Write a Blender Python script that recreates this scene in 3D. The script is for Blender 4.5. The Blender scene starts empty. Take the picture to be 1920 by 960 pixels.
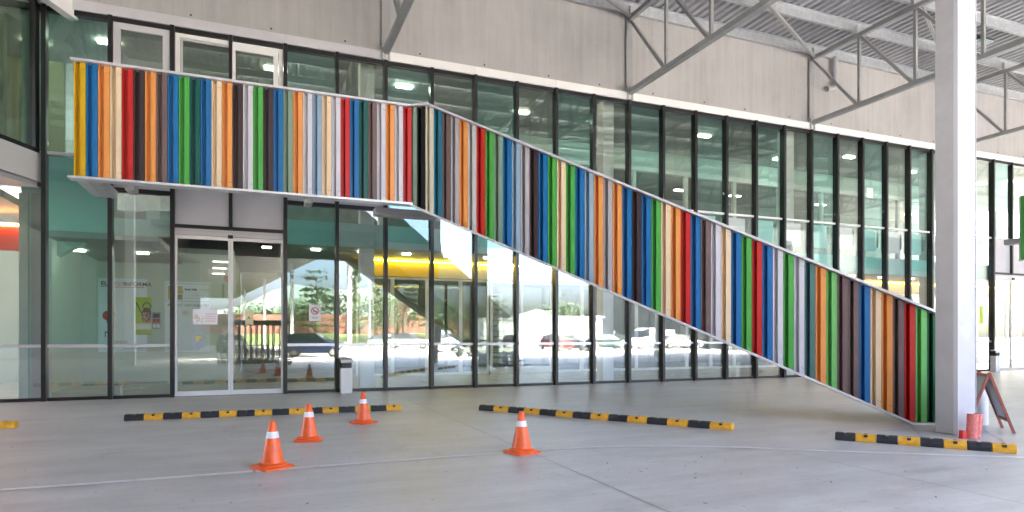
import bpy, math, random
from mathutils import Vector, Matrix
R = math.radians
random.seed(7)
S = bpy.context.scene
COL = S.collection
# ------------------------------------------------------------------ camera, sky, sun, exposure
FPX, HOR, EYE = 1180.0, 630.0, 1.3          # focal length (px of the 1920 photo), horizon row, eye height
TH = R(21.9)                                # the facade is turned by this much against the picture plane
CT, ST = math.cos(TH), math.sin(TH)
cam = bpy.data.cameras.new('camera'); camo = bpy.data.objects.new('camera', cam); COL.objects.link(camo)
camo.location = (0, 0, EYE); camo.rotation_euler = (R(90), 0, 0)
cam.sensor_width = 36; cam.lens = FPX / 1920 * 36
cam.shift_y = (HOR - 480) / 1920
cam.clip_end = 5000; cam.clip_start = 0.05
S.camera = camo
SUN_EL, SUN_AZ = R(58), TH + R(58)         # azimuth of the direction TO the sun, measured from +X (over the building, to the right)
W = bpy.data.worlds.new('World'); S.world = W; W.use_nodes = True
wn = W.node_tree.nodes; bgn = wn['Background']
sky = wn.new('ShaderNodeTexSky'); sky.sky_type = 'NISHITA'; sky.sun_disc = False
sky.sun_elevation = SUN_EL; sky.sun_rotation = R(90) - SUN_AZ
sky.air_density = .6; sky.dust_density = 7.0; sky.ozone_density = .3
W.node_tree.links.new(sky.outputs[0], bgn.inputs[0]); bgn.inputs[1].default_value = 0.15
sl = bpy.data.lights.new('sun', 'SUN'); sl.energy = 3.4; sl.angle = R(3); sl.color = (1.0, .93, .84)
so = bpy.data.objects.new('sun', sl); COL.objects.link(so)
sdir = Vector((math.cos(SUN_EL) * math.cos(SUN_AZ), math.cos(SUN_EL) * math.sin(SUN_AZ), math.sin(SUN_EL)))
so.rotation_euler = sdir.to_track_quat('Z', 'Y').to_euler(); so.location = (30, 60, 60)
vs = S.view_settings; vs.view_transform = 'Standard'; vs.look = 'None'; vs.gamma = 1; vs.exposure = 4.62
S.render.film_transparent = False
cy = S.cycles
cy.max_bounces = 10; cy.diffuse_bounces = 5; cy.glossy_bounces = 4; cy.transmission_bounces = 6
cy.transparent_max_bounces = 24; cy.caustics_reflective = False; cy.caustics_refractive = False
cy.sample_clamp_indirect = 8; cy.use_denoising = True; cy.use_adaptive_sampling = True
# ------------------------------------------------------------------ plan helpers: u along the facade, d away from the camera, h up
DF = 15.1                                   # distance camera - glass
PITCH, U0 = 1.125, 2.80                     # mullion module
def mk(k): return U0 + PITCH * k
def F(u, d, h=0.0): return Vector((CT * u - ST * d, ST * u + CT * d, h))
def toF(X, Y): return (CT * X + ST * Y, -ST * X + CT * Y)
def ground(px, py, h=0.0):                  # photo pixel -> (u, d) of the point at height h it shows
    Z = FPX * (EYE - h) / (py - HOR); return toF((px - 960) / FPX * Z, Z)
def on_plane(px, d): return d * math.tan(math.atan((px - 960) / FPX) + TH)      # u where the pixel column meets plane d
def height_at(px, py, d):
    Z = d / (CT - ST * (px - 960) / FPX); return EYE + (HOR - py) / FPX * Z
def mirrored(px, py):                       # a ground point seen as a reflection in the glass
    u, d = ground(px, py); return u, 2 * DF - d
def mirrored_depth(px, Z):
    u, d = toF((px - 960) / FPX * Z, Z); return u, 2 * DF - d
# ------------------------------------------------------------------ materials
MATS = {}
def nodes(m): return m.node_tree.nodes, m.node_tree.links
def mat(name, col, rough=.5, metal=0.0, var=0.0, scale=3.0, bump=0.0, bscale=40.0, stretch=(1, 1, 1), spec=.5, rvar=0.0, emis=None, es=0.0):
    if name in MATS: return MATS[name]
    m = bpy.data.materials.new(name); m.use_nodes = True
    n, l = nodes(m); b = n['Principled BSDF']
    b.inputs['Base Color'].default_value = (*col, 1); b.inputs['Roughness'].default_value = rough
    b.inputs['Metallic'].default_value = metal; b.inputs['Specular IOR Level'].default_value = spec
    if emis:
        b.inputs['Emission Color'].default_value = (*emis, 1); b.inputs['Emission Strength'].default_value = es
    if var or bump or rvar:
        tc = n.new('ShaderNodeTexCoord'); mp = n.new('ShaderNodeMapping'); mp.inputs['Scale'].default_value = stretch
        l.new(tc.outputs['Object'], mp.inputs[0])
        if var or rvar:
            t = n.new('ShaderNodeTexNoise'); t.inputs['Scale'].default_value = scale; t.inputs['Detail'].default_value = 8
            t.inputs['Roughness'].default_value = .65
            l.new(mp.outputs[0], t.inputs[0])
            if var:
                r = n.new('ShaderNodeValToRGB'); e = r.color_ramp.elements
                e[0].position = .3; e[1].position = .7
                e[0].color = (*[c * (1 - var) for c in col], 1); e[1].color = (*[min(1, c * (1 + var)) for c in col], 1)
                l.new(t.outputs[0], r.inputs[0]); l.new(r.outputs[0], b.inputs['Base Color'])
            if rvar:
                q = n.new('ShaderNodeMapRange'); q.inputs[1].default_value = .3; q.inputs[2].default_value = .7
                q.inputs[3].default_value = max(.02, rough - rvar); q.inputs[4].default_value = rough + rvar
                l.new(t.outputs[0], q.inputs[0]); l.new(q.outputs[0], b.inputs['Roughness'])
        if bump:
            t2 = n.new('ShaderNodeTexNoise'); t2.inputs['Scale'].default_value = bscale; t2.inputs['Detail'].default_value = 4
            l.new(mp.outputs[0], t2.inputs[0])
            bp = n.new('ShaderNodeBump'); bp.inputs['Strength'].default_value = bump; bp.inputs['Distance'].default_value = .02
            l.new(t2.outputs[0], bp.inputs['Height']); l.new(bp.outputs[0], b.inputs['Normal'])
    MATS[name] = m; return m
def glass(name, tint, f0):
    m = bpy.data.materials.new(name); m.use_nodes = True
    n, l = nodes(m); n.remove(n['Principled BSDF']); out = n['Material Output']
    tr = n.new('ShaderNodeBsdfTransparent'); tr.inputs[0].default_value = (*tint, 1)
    gl = n.new('ShaderNodeBsdfGlossy'); gl.inputs['Roughness'].default_value = 0.0; gl.inputs[0].default_value = (.95, 1, .98, 1)
    lw = n.new('ShaderNodeLayerWeight'); lw.inputs[0].default_value = .5
    pw = n.new('ShaderNodeMath'); pw.operation = 'POWER'; pw.inputs[1].default_value = 5
    l.new(lw.outputs['Facing'], pw.inputs[0])
    ma = n.new('ShaderNodeMath'); ma.operation = 'MULTIPLY_ADD'; ma.inputs[1].default_value = 1 - f0; ma.inputs[2].default_value = f0
    l.new(pw.outputs[0], ma.inputs[0])
    mx = n.new('ShaderNodeMixShader'); l.new(ma.outputs[0], mx.inputs[0]); l.new(tr.outputs[0], mx.inputs[1]); l.new(gl.outputs[0], mx.inputs[2])
    l.new(mx.outputs[0], out.inputs[0]); MATS[name] = m; return m
def concrete_wall():
    m = bpy.data.materials.new('wall concrete'); m.use_nodes = True
    n, l = nodes(m); b = n['Principled BSDF']; b.inputs['Roughness'].default_value = .85
    tc = n.new('ShaderNodeTexCoord')
    def noise(sc, stretch, det=6):
        mp = n.new('ShaderNodeMapping'); mp.inputs['Scale'].default_value = stretch; l.new(tc.outputs['Object'], mp.inputs[0])
        t = n.new('ShaderNodeTexNoise'); t.inputs['Scale'].default_value = sc; t.inputs['Detail'].default_value = det; t.inputs['Roughness'].default_value = .6
        l.new(mp.outputs[0], t.inputs[0]); return t
    a = noise(.7, (1, 1, 1)); s = noise(6, (1, 1, .06)); f = noise(30, (1, 1, 1), 3)
    m1 = n.new('ShaderNodeMath'); m1.operation = 'MULTIPLY_ADD'; m1.inputs[1].default_value = .5; l.new(a.outputs[0], m1.inputs[0]); 
    m2 = n.new('ShaderNodeMath'); m2.operation = 'MULTIPLY'; m2.inputs[1].default_value = .45; l.new(s.outputs[0], m2.inputs[0]); l.new(m2.outputs[0], m1.inputs[2])
    m3 = n.new('ShaderNodeMath'); m3.operation = 'MULTIPLY_ADD'; m3.inputs[1].default_value = .15; l.new(f.outputs[0], m3.inputs[0]); l.new(m1.outputs[0], m3.inputs[2])
    r = n.new('ShaderNodeValToRGB'); e = r.color_ramp.elements; e[0].position = .33; e[1].position = .66
    e[0].color = (.30, .296, .291, 1); e[1].color = (.42, .416, .411, 1)
    l.new(m3.outputs[0], r.inputs[0]); l.new(r.outputs[0], b.inputs['Base Color'])
    bp = n.new('ShaderNodeBump'); bp.inputs['Strength'].default_value = .15; bp.inputs['Distance'].default_value = .01
    l.new(f.outputs[0], bp.inputs['Height']); l.new(bp.outputs[0], b.inputs['Normal']); return m
def floor_concrete():
    m = bpy.data.materials.new('power floated concrete'); m.use_nodes = True
    n, l = nodes(m); b = n['Principled BSDF']
    tc = n.new('ShaderNodeTexCoord')
    def noise(sc, det=8, stretch=(1, 1, 1), ro=.6):
        mp = n.new('ShaderNodeMapping'); mp.inputs['Scale'].default_value = stretch; l.new(tc.outputs['Object'], mp.inputs[0])
        t = n.new('ShaderNodeTexNoise'); t.inputs['Scale'].default_value = sc; t.inputs['Detail'].default_value = det; t.inputs['Roughness'].default_value = ro
        l.new(mp.outputs[0], t.inputs[0]); return t
    a = noise(.45); c = noise(2.2, 10, (.55, 1.3, 1), .7); sp = noise(14, 6)
    def ramp(t, p0, p1, c0, c1):
        r = n.new('ShaderNodeValToRGB'); e = r.color_ramp.elements; e[0].position = p0; e[1].position = p1; e[0].color = (*c0, 1); e[1].color = (*c1, 1)
        l.new(t.outputs[0], r.inputs[0]); return r
    base = ramp(a, .3, .7, (.545, .525, .50), (.665, .645, .615))
    blot = ramp(c, .28, .58, (.68, .665, .65), (1, 1, 1))
    spk_src = spk = ramp(sp, .26, .40, (.62, .6, .57), (1, 1, 1))
    mu = n.new('ShaderNodeMix'); mu.data_type = 'RGBA'; mu.blend_type = 'MULTIPLY'; mu.inputs[0].default_value = .8
    l.new(base.outputs[0], mu.inputs[6]); l.new(blot.outputs[0], mu.inputs[7])
    st_ = noise(.9, 9, (1, 1, 1), .75); sk = noise(1.6, 7, (.10, 1.6, 1), .7)
    stain = ramp(st_, .24, .40, (.60, .58, .56), (1, 1, 1)); streak = ramp(sk, .30, .62, (.80, .79, .78), (1.0, 1.0, 1.0))
    ms = n.new('ShaderNodeMix'); ms.data_type = 'RGBA'; ms.blend_type = 'MULTIPLY'; ms.inputs[0].default_value = .9
    l.new(stain.outputs[0], ms.inputs[6]); l.new(streak.outputs[0], ms.inputs[7])
    ms2 = n.new('ShaderNodeMix'); ms2.data_type = 'RGBA'; ms2.blend_type = 'MULTIPLY'; ms2.inputs[0].default_value = 1
    l.new(spk_src.outputs[0], ms2.inputs[6]); l.new(ms.outputs[2], ms2.inputs[7])
    mu2 = n.new('ShaderNodeMix'); mu2.data_type = 'RGBA'; mu2.blend_type = 'MULTIPLY'; mu2.inputs[0].default_value = .8
    l.new(mu.outputs[2], mu2.inputs[6]); l.new(ms2.outputs[2], mu2.inputs[7]); l.new(mu2.outputs[2], b.inputs['Base Color'])
    q = n.new('ShaderNodeMapRange'); q.inputs[1].default_value = .3; q.inputs[2].default_value = .7; q.inputs[3].default_value = .32; q.inputs[4].default_value = .55
    l.new(c.outputs[0], q.inputs[0]); l.new(q.outputs[0], b.inputs['Roughness'])
    bp = n.new('ShaderNodeBump'); bp.inputs['Strength'].default_value = .06; bp.inputs['Distance'].default_value = .01
    l.new(sp.outputs[0], bp.inputs['Height']); l.new(bp.outputs[0], b.inputs['Normal']); return m
M_WALL = concrete_wall(); M_FLOOR = floor_concrete()
BLACK = mat('black frame', (.012, .012, .013), .35, var=.2)
ALU = mat('light aluminium', (.55, .56, .58), .35, .6, var=.06)
WHITE = mat('white paint', (.78, .78, .77), .45, var=.03)
PANELG = mat('grey panel', (.50, .50, .53), .5, var=.04)
STEEL = mat('grey painted steel', (.30, .305, .305), .45, .0, var=.12, scale=5)
GALV = mat('galvanised steel', (.52, .55, .57), .42, .55, var=.15, scale=8)
DECK = mat('galvanised roof deck', (.40, .41, .43), .45, .35, var=.14, scale=4)
G_LOW = glass('clear glass', (.95, .985, .975), .13)
G_TEAL = glass('green tinted glass', (.77, .93, .905), .08)
G_GREY = glass('grey tinted glass', (.83, .87, .84), .075)
G_IN = glass('shop glass', (.92, .96, .95), .06)
PALEWALL = mat('pale interior wall', (.55, .63, .59), .7, var=.03)
CEIL = mat('interior ceiling', (.42, .44, .43), .7, var=.05)
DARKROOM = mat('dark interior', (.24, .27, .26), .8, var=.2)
INFLOOR = mat('interior floor', (.42, .41, .38), .22, var=.08, scale=1.5, rvar=.06)
LAMP = mat('lit lamp', (1, 1, .9), .5, emis=(1, .98, .78), es=1.1)
TEALP = mat('pale green plaster', (.52, .72, .68), .7, var=.04)
# ------------------------------------------------------------------ mesh builder
class B:
    def __init__(s, o=(0, 0, 0)): s.v = []; s.f = []; s.m = []; s.o = Vector(o)
    def add(s, vs, fs, mi=0):
        k = len(s.v); s.v += [Vector(v) - s.o for v in vs]
        s.f += [tuple(i + k for i in f) for f in fs]; s.m += [mi] * len(fs); return s
    def box(s, x0, x1, y0, y1, z0, z1, mi=0):
        return s.add([(x0, y0, z0), (x1, y0, z0), (x1, y1, z0), (x0, y1, z0), (x0, y0, z1), (x1, y0, z1), (x1, y1, z1), (x0, y1, z1)],
                     [(0, 3, 2, 1), (4, 5, 6, 7), (0, 1, 5, 4), (1, 2, 6, 5), (2, 3, 7, 6), (3, 0, 4, 7)], mi)
    def prism(s, pts, ax, vec, mi=0):        # closed polygon pts (3d) swept along vec
        n = len(pts); vec = Vector(vec); a = [Vector(p) for p in pts]
        return s.add(a + [p + vec for p in a], [tuple(range(n))[::-1], tuple(range(n, 2 * n))] + [(i, (i + 1) % n, n + (i + 1) % n, n + i) for i in range(n)], mi)
    def bar(s, p, q, w, t, mi=0, up=(0, 0, 1)):
        p, q = Vector(p), Vector(q); d = (q - p).normalized(); upv = Vector(up)
        if abs(d.dot(upv)) > .99: upv = Vector((1, 0, 0))
        a = d.cross(upv).normalized() * w / 2; b = a.cross(d).normalized() * t / 2
        r = [p - a - b, p + a - b, p + a + b, p - a + b]; r2 = [x + q - p for x in r]
        return s.add(r + r2, [(0, 1, 2, 3), (7, 6, 5, 4), (0, 4, 5, 1), (1, 5, 6, 2), (2, 6, 7, 3), (3, 7, 4, 0)], mi)
    def tube(s, pts, rad, n=10, mi=0, caps=True):
        pts = [Vector(p) for p in pts]; rad = rad if isinstance(rad, (list, tuple)) else [rad] * len(pts)
        rings = []; ref = None
        for i, p in enumerate(pts):
            d = (pts[min(i + 1, len(pts) - 1)] - pts[max(i - 1, 0)]).normalized()
            if ref is None: ref = Vector((0, 0, 1)) if abs(d.z) < .9 else Vector((1, 0, 0))
            a = d.cross(ref).normalized(); b = d.cross(a).normalized()
            rings.append([p + (a * math.cos(2 * math.pi * j / n) + b * math.sin(2 * math.pi * j / n)) * rad[i] for j in range(n)])
        vs = [v for r in rings for v in r]
        fs = [(i * n + j, i * n + (j + 1) % n, (i + 1) * n + (j + 1) % n, (i + 1) * n + j) for i in range(len(pts) - 1) for j in range(n)]
        if caps: fs += [tuple(range(n))[::-1], tuple(range((len(pts) - 1) * n, len(pts) * n))]
        return s.add(vs, fs, mi)
    def lathe(s, c, prof, n=24, mi=0, square=None):
        c = Vector(c); vs = []
        for (r, z) in prof:
            for j in range(n):
                a = 2 * math.pi * j / n; vs.append(c + Vector((r * math.cos(a), r * math.sin(a), z)))
        fs = [(i * n + j, i * n + (j + 1) % n, (i + 1) * n + (j + 1) % n, (i + 1) * n + j) for i in range(len(prof) - 1) for j in range(n)]
        fs += [tuple(range(n))[::-1], tuple(range((len(prof) - 1) * n, len(prof) * n))]
        return s.add(vs, fs, mi)
    def build(s, name, mats, parent=None, smooth=False, bevel=0):
        me = bpy.data.meshes.new(name); me.from_pydata([tuple(v) for v in s.v], [], s.f)
        mats = mats if isinstance(mats, (list, tuple)) else [mats]
        for m in mats: me.materials.append(m)
        if len(mats) > 1: me.polygons.foreach_set('material_index', s.m)
        me.update()
        if smooth: me.polygons.foreach_set('use_smooth', [True] * len(me.polygons)); me.set_sharp_from_angle(angle=R(40))
        ob = bpy.data.objects.new(name, me); COL.objects.link(ob)
        if parent: ob.parent = parent
        if bevel:
            md = ob.modifiers.new('bevel', 'BEVEL'); md.width = bevel; md.segments = 2; md.limit_method = 'ANGLE'
        return ob
def tag(o, label, cat, group=None):
    o['label'] = label; o['category'] = cat
    if group: o['group'] = group
    return o
def struct(o): o['kind'] = 'structure'; return o
def thing(name, label, cat, u, d, h=0, rz=0.0, group=None):      # an Empty at (u, d); its parts are built in its own axes
    e = bpy.data.objects.new(name, None); COL.objects.link(e); e.location = F(u, d, h); e.rotation_euler = (0, 0, TH + rz)
    e.empty_display_size = .2
    return tag(e, label, cat, group)
def put(o, u, d, h=0, rz=0.0): o.location = F(u, d, h); o.rotation_euler = (0, 0, TH + rz); return o
def text(body, size, m, parent, loc, name='lettering', align='LEFT', rz=0, depth=.002, bold=0):
    c = bpy.data.curves.new(name, 'FONT'); c.body = body; c.size = size; c.extrude = depth; c.align_x = align; c.offset = bold; c.resolution_u = 3
    t = bpy.data.objects.new('tmp', c); COL.objects.link(t)
    me = bpy.data.meshes.new_from_object(t.evaluated_get(bpy.context.evaluated_depsgraph_get()))
    bpy.data.objects.remove(t); bpy.data.curves.remove(c)
    me.materials.clear(); me.materials.append(m)
    o = bpy.data.objects.new(name, me); COL.objects.link(o); o.parent = parent; o.location = loc; o.rotation_euler = (R(90), 0, rz); return o
# ------------------------------------------------------------------ ground
ASPH = mat('pale car park paving', (.36, .345, .32), .85, var=.15, scale=1.2)
g = B().box(-900, 900, -900, 300, -.5, 0); struct(put(g.build('ground', ASPH), 0, 0))
g = B().box(-45, 75, -10, DF - .06, -.2, .004); floor = struct(put(g.build('forecourt_floor', M_FLOOR), 0, 0))
JOINT = mat('dark joint', (.33, .32, .31), .9)  # plain dark grey of the floor joints themselves
def strip(name, pts, w, m, z=.008, parent=floor):
    b = B()
    for i in range(len(pts) - 1):
        p, q = Vector((*pts[i], 0)), Vector((*pts[i + 1], 0)); d = (q - p).normalized(); n = Vector((-d.y, d.x, 0)) * w / 2
        e = d * (w * .15 if i < len(pts) - 2 else 0)
        b.add([p - n + Vector((0, 0, z)), q + e - n + Vector((0, 0, z)), q + e + n + Vector((0, 0, z)), p + n + Vector((0, 0, z))], [(0, 1, 2, 3)])
    return b.build(name, m, parent)
strip('floor_joint', [(mk(0), 14.9), (mk(0), -9)], .010, JOINT)
strip('floor_joint', [(-40, 5.40), (70, 5.40)], .008, mat('light joint', (.66, .65, .64), .8))
strip('floor_joint', [(5.48, 5.3), (5.45, -9)], .010, JOINT)
strip('floor_joint', [ground(1708, 800), ground(1731, 823)], .010, JOINT)
strip('floor_joint', [ground(1846, 808), ground(1886, 832)], .010, JOINT)
def worn(name, col, amt):
    m = mat(name, col, .6); n, l = nodes(m); b = n['Principled BSDF']; out = n['Material Output']
    tc = n.new('ShaderNodeTexCoord'); t = n.new('ShaderNodeTexNoise'); t.inputs['Scale'].default_value = 9; t.inputs['Detail'].default_value = 8
    l.new(tc.outputs['Object'], t.inputs[0]); q = n.new('ShaderNodeMapRange'); q.inputs[1].default_value = .35; q.inputs[2].default_value = .62
    q.inputs[3].default_value = amt; q.inputs[4].default_value = amt * .25; l.new(t.outputs[0], q.inputs[0]); l.new(q.outputs[0], b.inputs['Alpha']); return m
curve = [(-60, 925), (0, 920), (120, 911.5), (250, 902), (360, 893.5), (475, 885), (590, 876), (700, 868), (830, 858), (960, 849), (1040, 843), (1110, 839.5), (1180, 837.5), (1250, 837), (1330, 838), (1400, 840), (1500, 844.5), (1600, 848), (1700, 851.5), (1800, 855), (1960, 860)]
strip('painted_line', [ground(*p) for p in curve], .085, mat('worn white line', (.76, .755, .74), .6, var=.12, scale=7), .008)
# drifted leaves and scraps on the floor
lf = B(); 
for i in range(90):
    px, py = random.uniform(20, 1900), random.uniform(770, 955)
    u, d = ground(px, py)
    if i < 26: u, d = ground(random.gauss(1180, 130), random.uniform(850, 900))
    a = random.uniform(0, 6.28); s = random.uniform(.008, .024); ca, sa = math.cos(a) * s, math.sin(a) * s
    lf.add([(u - ca, d - sa, .012), (u + sa * .4, d - ca * .4, .015), (u + ca, d + sa, .014 + s * .4), (u - sa * .4, d + ca * .4, .013)], [(0, 1, 2, 3)], random.choice([0, 0, 0, 1, 1, 2]))
o = put(lf.build('leaf_litter', [mat('brown leaf', (.10, .085, .05), .8), mat('green leaf', (.10, .15, .06), .7), mat('pink petal', (.55, .2, .18), .7)]), 0, 0)
o['kind'] = 'stuff'; o['label'] = 'small dry leaves and scraps scattered over the concrete floor'
# ------------------------------------------------------------------ the market building
HT = 7.86                                   # head of the upper glazing
HF = 4.95                                   # white transom of the upper storey
KL, KR = -11, 30
BO = (mk(0), DF, 0)
bld = thing('market_building', 'long two storey market hall with black framed glass front and concrete upper wall', 'building', mk(0), DF)
def bb(): return B(BO)
def door_k(k): return k in (-4, -3, 20, 21)
def pane(a, c, h0, h1):                     # each pane sits a hair out of true, as glass does
    j, k_ = random.uniform(-.0014, .0014), random.uniform(-.0014, .0014)
    def p(x, sy, h): return (x, DF + sy * .012 + (j if x == a else -j) + (k_ if h == h0 else -k_), h)
    return bb().add([p(a, -1, h0), p(c, -1, h0), p(c, 1, h0), p(a, 1, h0), p(a, -1, h1), p(c, -1, h1), p(c, 1, h1), p(a, 1, h1)],
                    [(0, 3, 2, 1), (4, 5, 6, 7), (0, 1, 5, 4), (1, 2, 6, 5), (2, 3, 7, 6), (3, 0, 4, 7)])
# mullions
for k in range(KL, KR + 1):
    u = mk(k)
    if k == -3 or k == 21:
        bb().box(u - .035, u + .035, DF - .10, DF + .06, 3.62, HT).build('mullion', BLACK, bld); continue
    bb().box(u - .04, u + .04, DF - .13, DF + .06, .004, HT).build('mullion', BLACK, bld)
SHAREQ = {}
for k in range(KL, KR):
    a, c = mk(k) + .045, mk(k + 1) - .045
    gm = G_TEAL if k % 2 == 0 else G_GREY
    # sill and head
    if not door_k(k): bb().box(a, c, DF - .05, DF + .05, .004, .07).build('sill', BLACK, bld)
    bb().box(a, c, DF - .06, DF + .05, HT - .10, HT).build('head_rail', BLACK, bld)
    left = -6 <= k < 0
    # upper storey pane
    if k in (-5, -4, -3): pass
    else: pane(a, c, HF + .03, HT - .10).build('pane', gm, bld)
    if k < 0:
        if k == -6: pane(a, c, 1.13, HF - .03).build('pane', G_TEAL, bld)
        elif k < -6: pane(a, c, 1.13, 4.26).build('pane', G_GREY, bld); bb().box(a, c, DF - .06, DF + .05, 4.26, 4.34).build('transom', BLACK, bld)
        elif door_k(k): bb().box(a, c, DF - .02, DF + .03, 3.68, HF - .03).build('spandrel_panel', PANELG, bld)
        else:
            pane(a, c, 1.13, 4.27).build('pane', G_TEAL if k in (-2,) else G_LOW, bld)
            bb().box(a, c, DF - .06, DF + .05, 4.27, 4.36).build('transom', BLACK, bld)
            bb().box(a, c, DF - .02, DF + .03, 4.36, HF - .03).build('spandrel_panel', PANELG, bld)
        bb().box(a, c, DF - .05, DF + .04, HF - .03, HF + .03).build('transom', ALU if k < -5 else PANELG, bld)
    elif door_k(k):
        bb().box(a, c, DF - .02, DF + .03, 3.68, HF - .03).build('spandrel_panel', PANELG, bld)
        bb().box(a, c, DF - .05, DF + .04, HF - .03, HF + .03).build('transom', ALU, bld)
    else:
        pane(a, c, 3.55, HF - .03).build('pane', G_TEAL if k % 2 == 0 else G_LOW, bld)
        pane(a, c, 1.13, 3.548).build('pane', G_LOW, bld)
        bb().box(a, c, DF - .05, DF + .04, HF - .03, HF + .03).build('transom', WHITE, bld)
    if not door_k(k):
        pane(a, c, .07, 1.07).build('pane', G_LOW, bld)
        bb().box(a, c, DF - .05, DF + .04, 1.07, 1.13).build('transom', ALU, bld)
# sliding entrance doors: header, track, two leaves with frame and glass
def sliding_door(k):
    a, m_, c = mk(k) + .045, mk(k + 1), mk(k + 2) - .045
    bb().box(a, c, DF - .07, DF + .05, 3.60, 3.68).build('door_head', BLACK, bld)
    bb().box(a, c, DF - .09, DF + .05, 3.46, 3.53).build('door_track', ALU, bld)
    bb().box(a, c, DF - .06, DF + .05, 3.53, 3.60).build('door_head', PANELG, bld)
    bb().box(m_ - .05, m_ + .05, DF - .14, DF - .09, 3.42, 3.49).build('door_sensor', BLACK, bld)
    for (x0, x1) in ((a, m_ - .004), (m_ + .004, c)):
        w = .045
        fr = bb(); fr.box(x0, x0 + w, DF - .05, DF, .02, 3.455).box(x1 - w, x1, DF - .05, DF, .02, 3.455)
        fr.box(x0 + w, x1 - w, DF - .05, DF, .02, .12).box(x0 + w, x1 - w, DF - .05, DF, 3.38, 3.455)
        d = fr.build('door_leaf', WHITE if k < 0 else ALU, bld)
        p = bb().box(x0 + w, x1 - w, DF - .032, DF - .016, .12, 3.38).build('pane', G_LOW, d)
sliding_door(-4); sliding_door(20)
# white framed balcony doors of the upper storey
def framed(x0, x1, z0, z1, d0, w, m, name='balcony_door'):
    fr = bb(); fr.box(x0, x0 + w, d0, d0 + .07, z0, z1).box(x1 - w, x1, d0, d0 + .07, z0, z1).box(x0 + w, x1 - w, d0, d0 + .07, z1 - w, z1).box(x0 + w, x1 - w, d0, d0 + .07, z0, z0 + w)
    o = fr.build(name, m, bld); bb().box(x0 + w, x1 - w, d0 + .03, d0 + .045, z0 + w, z1 - w).build('pane', G_GREY, o)
framed(mk(-5) + .05, mk(-4) - .05, HF + .03, HT - .11, DF - .08, .13, PANELG)
framed(mk(-4) + .05, mk(-2) - .05, HF + .03, HT - .11, DF - .03, .09, WHITE, 'balcony_door_frame')
framed(mk(-4) + .15, mk(-3) + .05, HF + .12, HT - .21, DF - .02, .04, PANELG)
framed(mk(-3) + .0, mk(-2) - .15, HF + .12, HT - .21, DF - .075, .10, WHITE)
# concrete upper wall in bays, white trim, steel wall posts
for kb in range(-12, 36, 6):
    a, c = mk(kb) + .004, mk(kb + 6) - .004
    if kb + 6 <= -6: continue
    bb().box(a, c, DF - .02, DF + .25, HT + .21, 10.95).build('concrete_wall', M_WALL, bld)
    for j in range(3): bb().box(a + j * (c - a) / 3 + (.002 if j else -.005), a + (j + 1) * (c - a) / 3 - (.002 if j < 2 else -.005), DF - .10, DF + .1, HT + .002, HT + .21).build('trim', PANELG if kb == -6 else WHITE, bld)
    t = bb()
    for j in range(4): x = a + (j + .5) * (c - a) / 4 + random.uniform(-.1, .1); t.box(x - .018, x + .018, DF - .032, DF - .02, HT + .30, HT + .335)
    t.build('tie_hole', BLACK, bld)
# floors, ceilings, rooms
bb().box(mk(KL), mk(KR), DF + .07, 34, -.05, .006).build('interior_floor', INFLOOR, bld)
bb().box(mk(-5) + .6, mk(KR), DF + .35, 27, 3.78, 3.95).build('floor_slab', CEIL, bld)
bb().box(mk(-5) + .6, mk(KR), DF + .22, DF + .35, 3.42, 3.98).build('slab_edge', TEALP, bld)
bb().box(mk(KL), mk(KR), DF + .12, 34, HT + .1, HT + .18).build('upper_ceiling', mat('perforated ceiling', (.36, .38, .36), .6, var=.1, scale=20, stretch=(1, .1, 1)), bld)
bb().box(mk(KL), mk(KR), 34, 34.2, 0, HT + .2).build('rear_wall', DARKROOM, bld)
bb().box(mk(KL), mk(KR), DF + .3, 34, 10.7, 10.9).build('roof_slab', CEIL, bld)
for k in range(-1, KR):                     # white parapet boards behind the spandrel glass
    if k < 0 or door_k(k): continue
    bb().box(mk(k) + .06, mk(k + 1) - .22, DF + .14, DF + .17, 4.16, HF - .06).build('parapet_board', WHITE, bld, bevel=.01)
    bb().box(mk(k + 1) - .19, mk(k + 1) - .16, DF + .08, DF + .13, 4.3, 4.8).build('hinge', STEEL, bld)
for kb in range(-6, 31, 6):                 # inner columns at each bay
    u = mk(kb)
    bb().box(u - .52, u - .18, DF + .45, DF + .8, .006, HT + .1).build('inner_column', WHITE if kb >= 0 else TEALP, bld)
# upper storey: white framed partition and lamps
UD = 19.2
pt = bb()
for k in range(0, KR, 2):
    bb().box(mk(k) + .55, mk(k) + .70, UD, UD + .12, 3.95, 7.2).build('partition_post', WHITE, bld)
bb().box(mk(0), mk(KR), UD - .02, UD + .14, 7.2, 7.38).build('partition_rail', WHITE, bld)
bb().box(mk(0), mk(KR), UD + .02, UD + .10, 7.38, HT + .1).build('partition_head', PALEWALL, bld)
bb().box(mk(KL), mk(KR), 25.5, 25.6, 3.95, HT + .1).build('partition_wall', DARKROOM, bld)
def lamp(u, d, h, l=.42, w=.16): bb().box(u - l / 2, u + l / 2, d - w / 2, d + w / 2, h - .04, h).build('ceiling_lamp', LAMP, bld)
for px, py, d in ((758, 168, 16.6), (978, 201, 17.2), (1320, 253, 17.0), (1460, 275, 18.2), (1592, 295, 17.0), (1708, 311, 17.6), (1898, 343, 17.0), (1840, 352, 17.8), (513, 133, 16.7), (203, 88, 16.6), (65, 131, 17.2)):
    u = on_plane(px, d); lamp(u, d, HT + .09)
for px, py, d in ((917, 241, 21.2), (941, 225, 22.8), (1090, 263, 21.4), (1275, 272, 21.4), (1378, 301, 21.4), (1538, 309, 21.4), (1705, 349, 21.4), (365, 132, 21.0), (368, 116, 23.5)):
    lamp(on_plane(px, d), d, 7.3, .5 if px > 400 else .9, .18 if px > 400 else .1)
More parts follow.
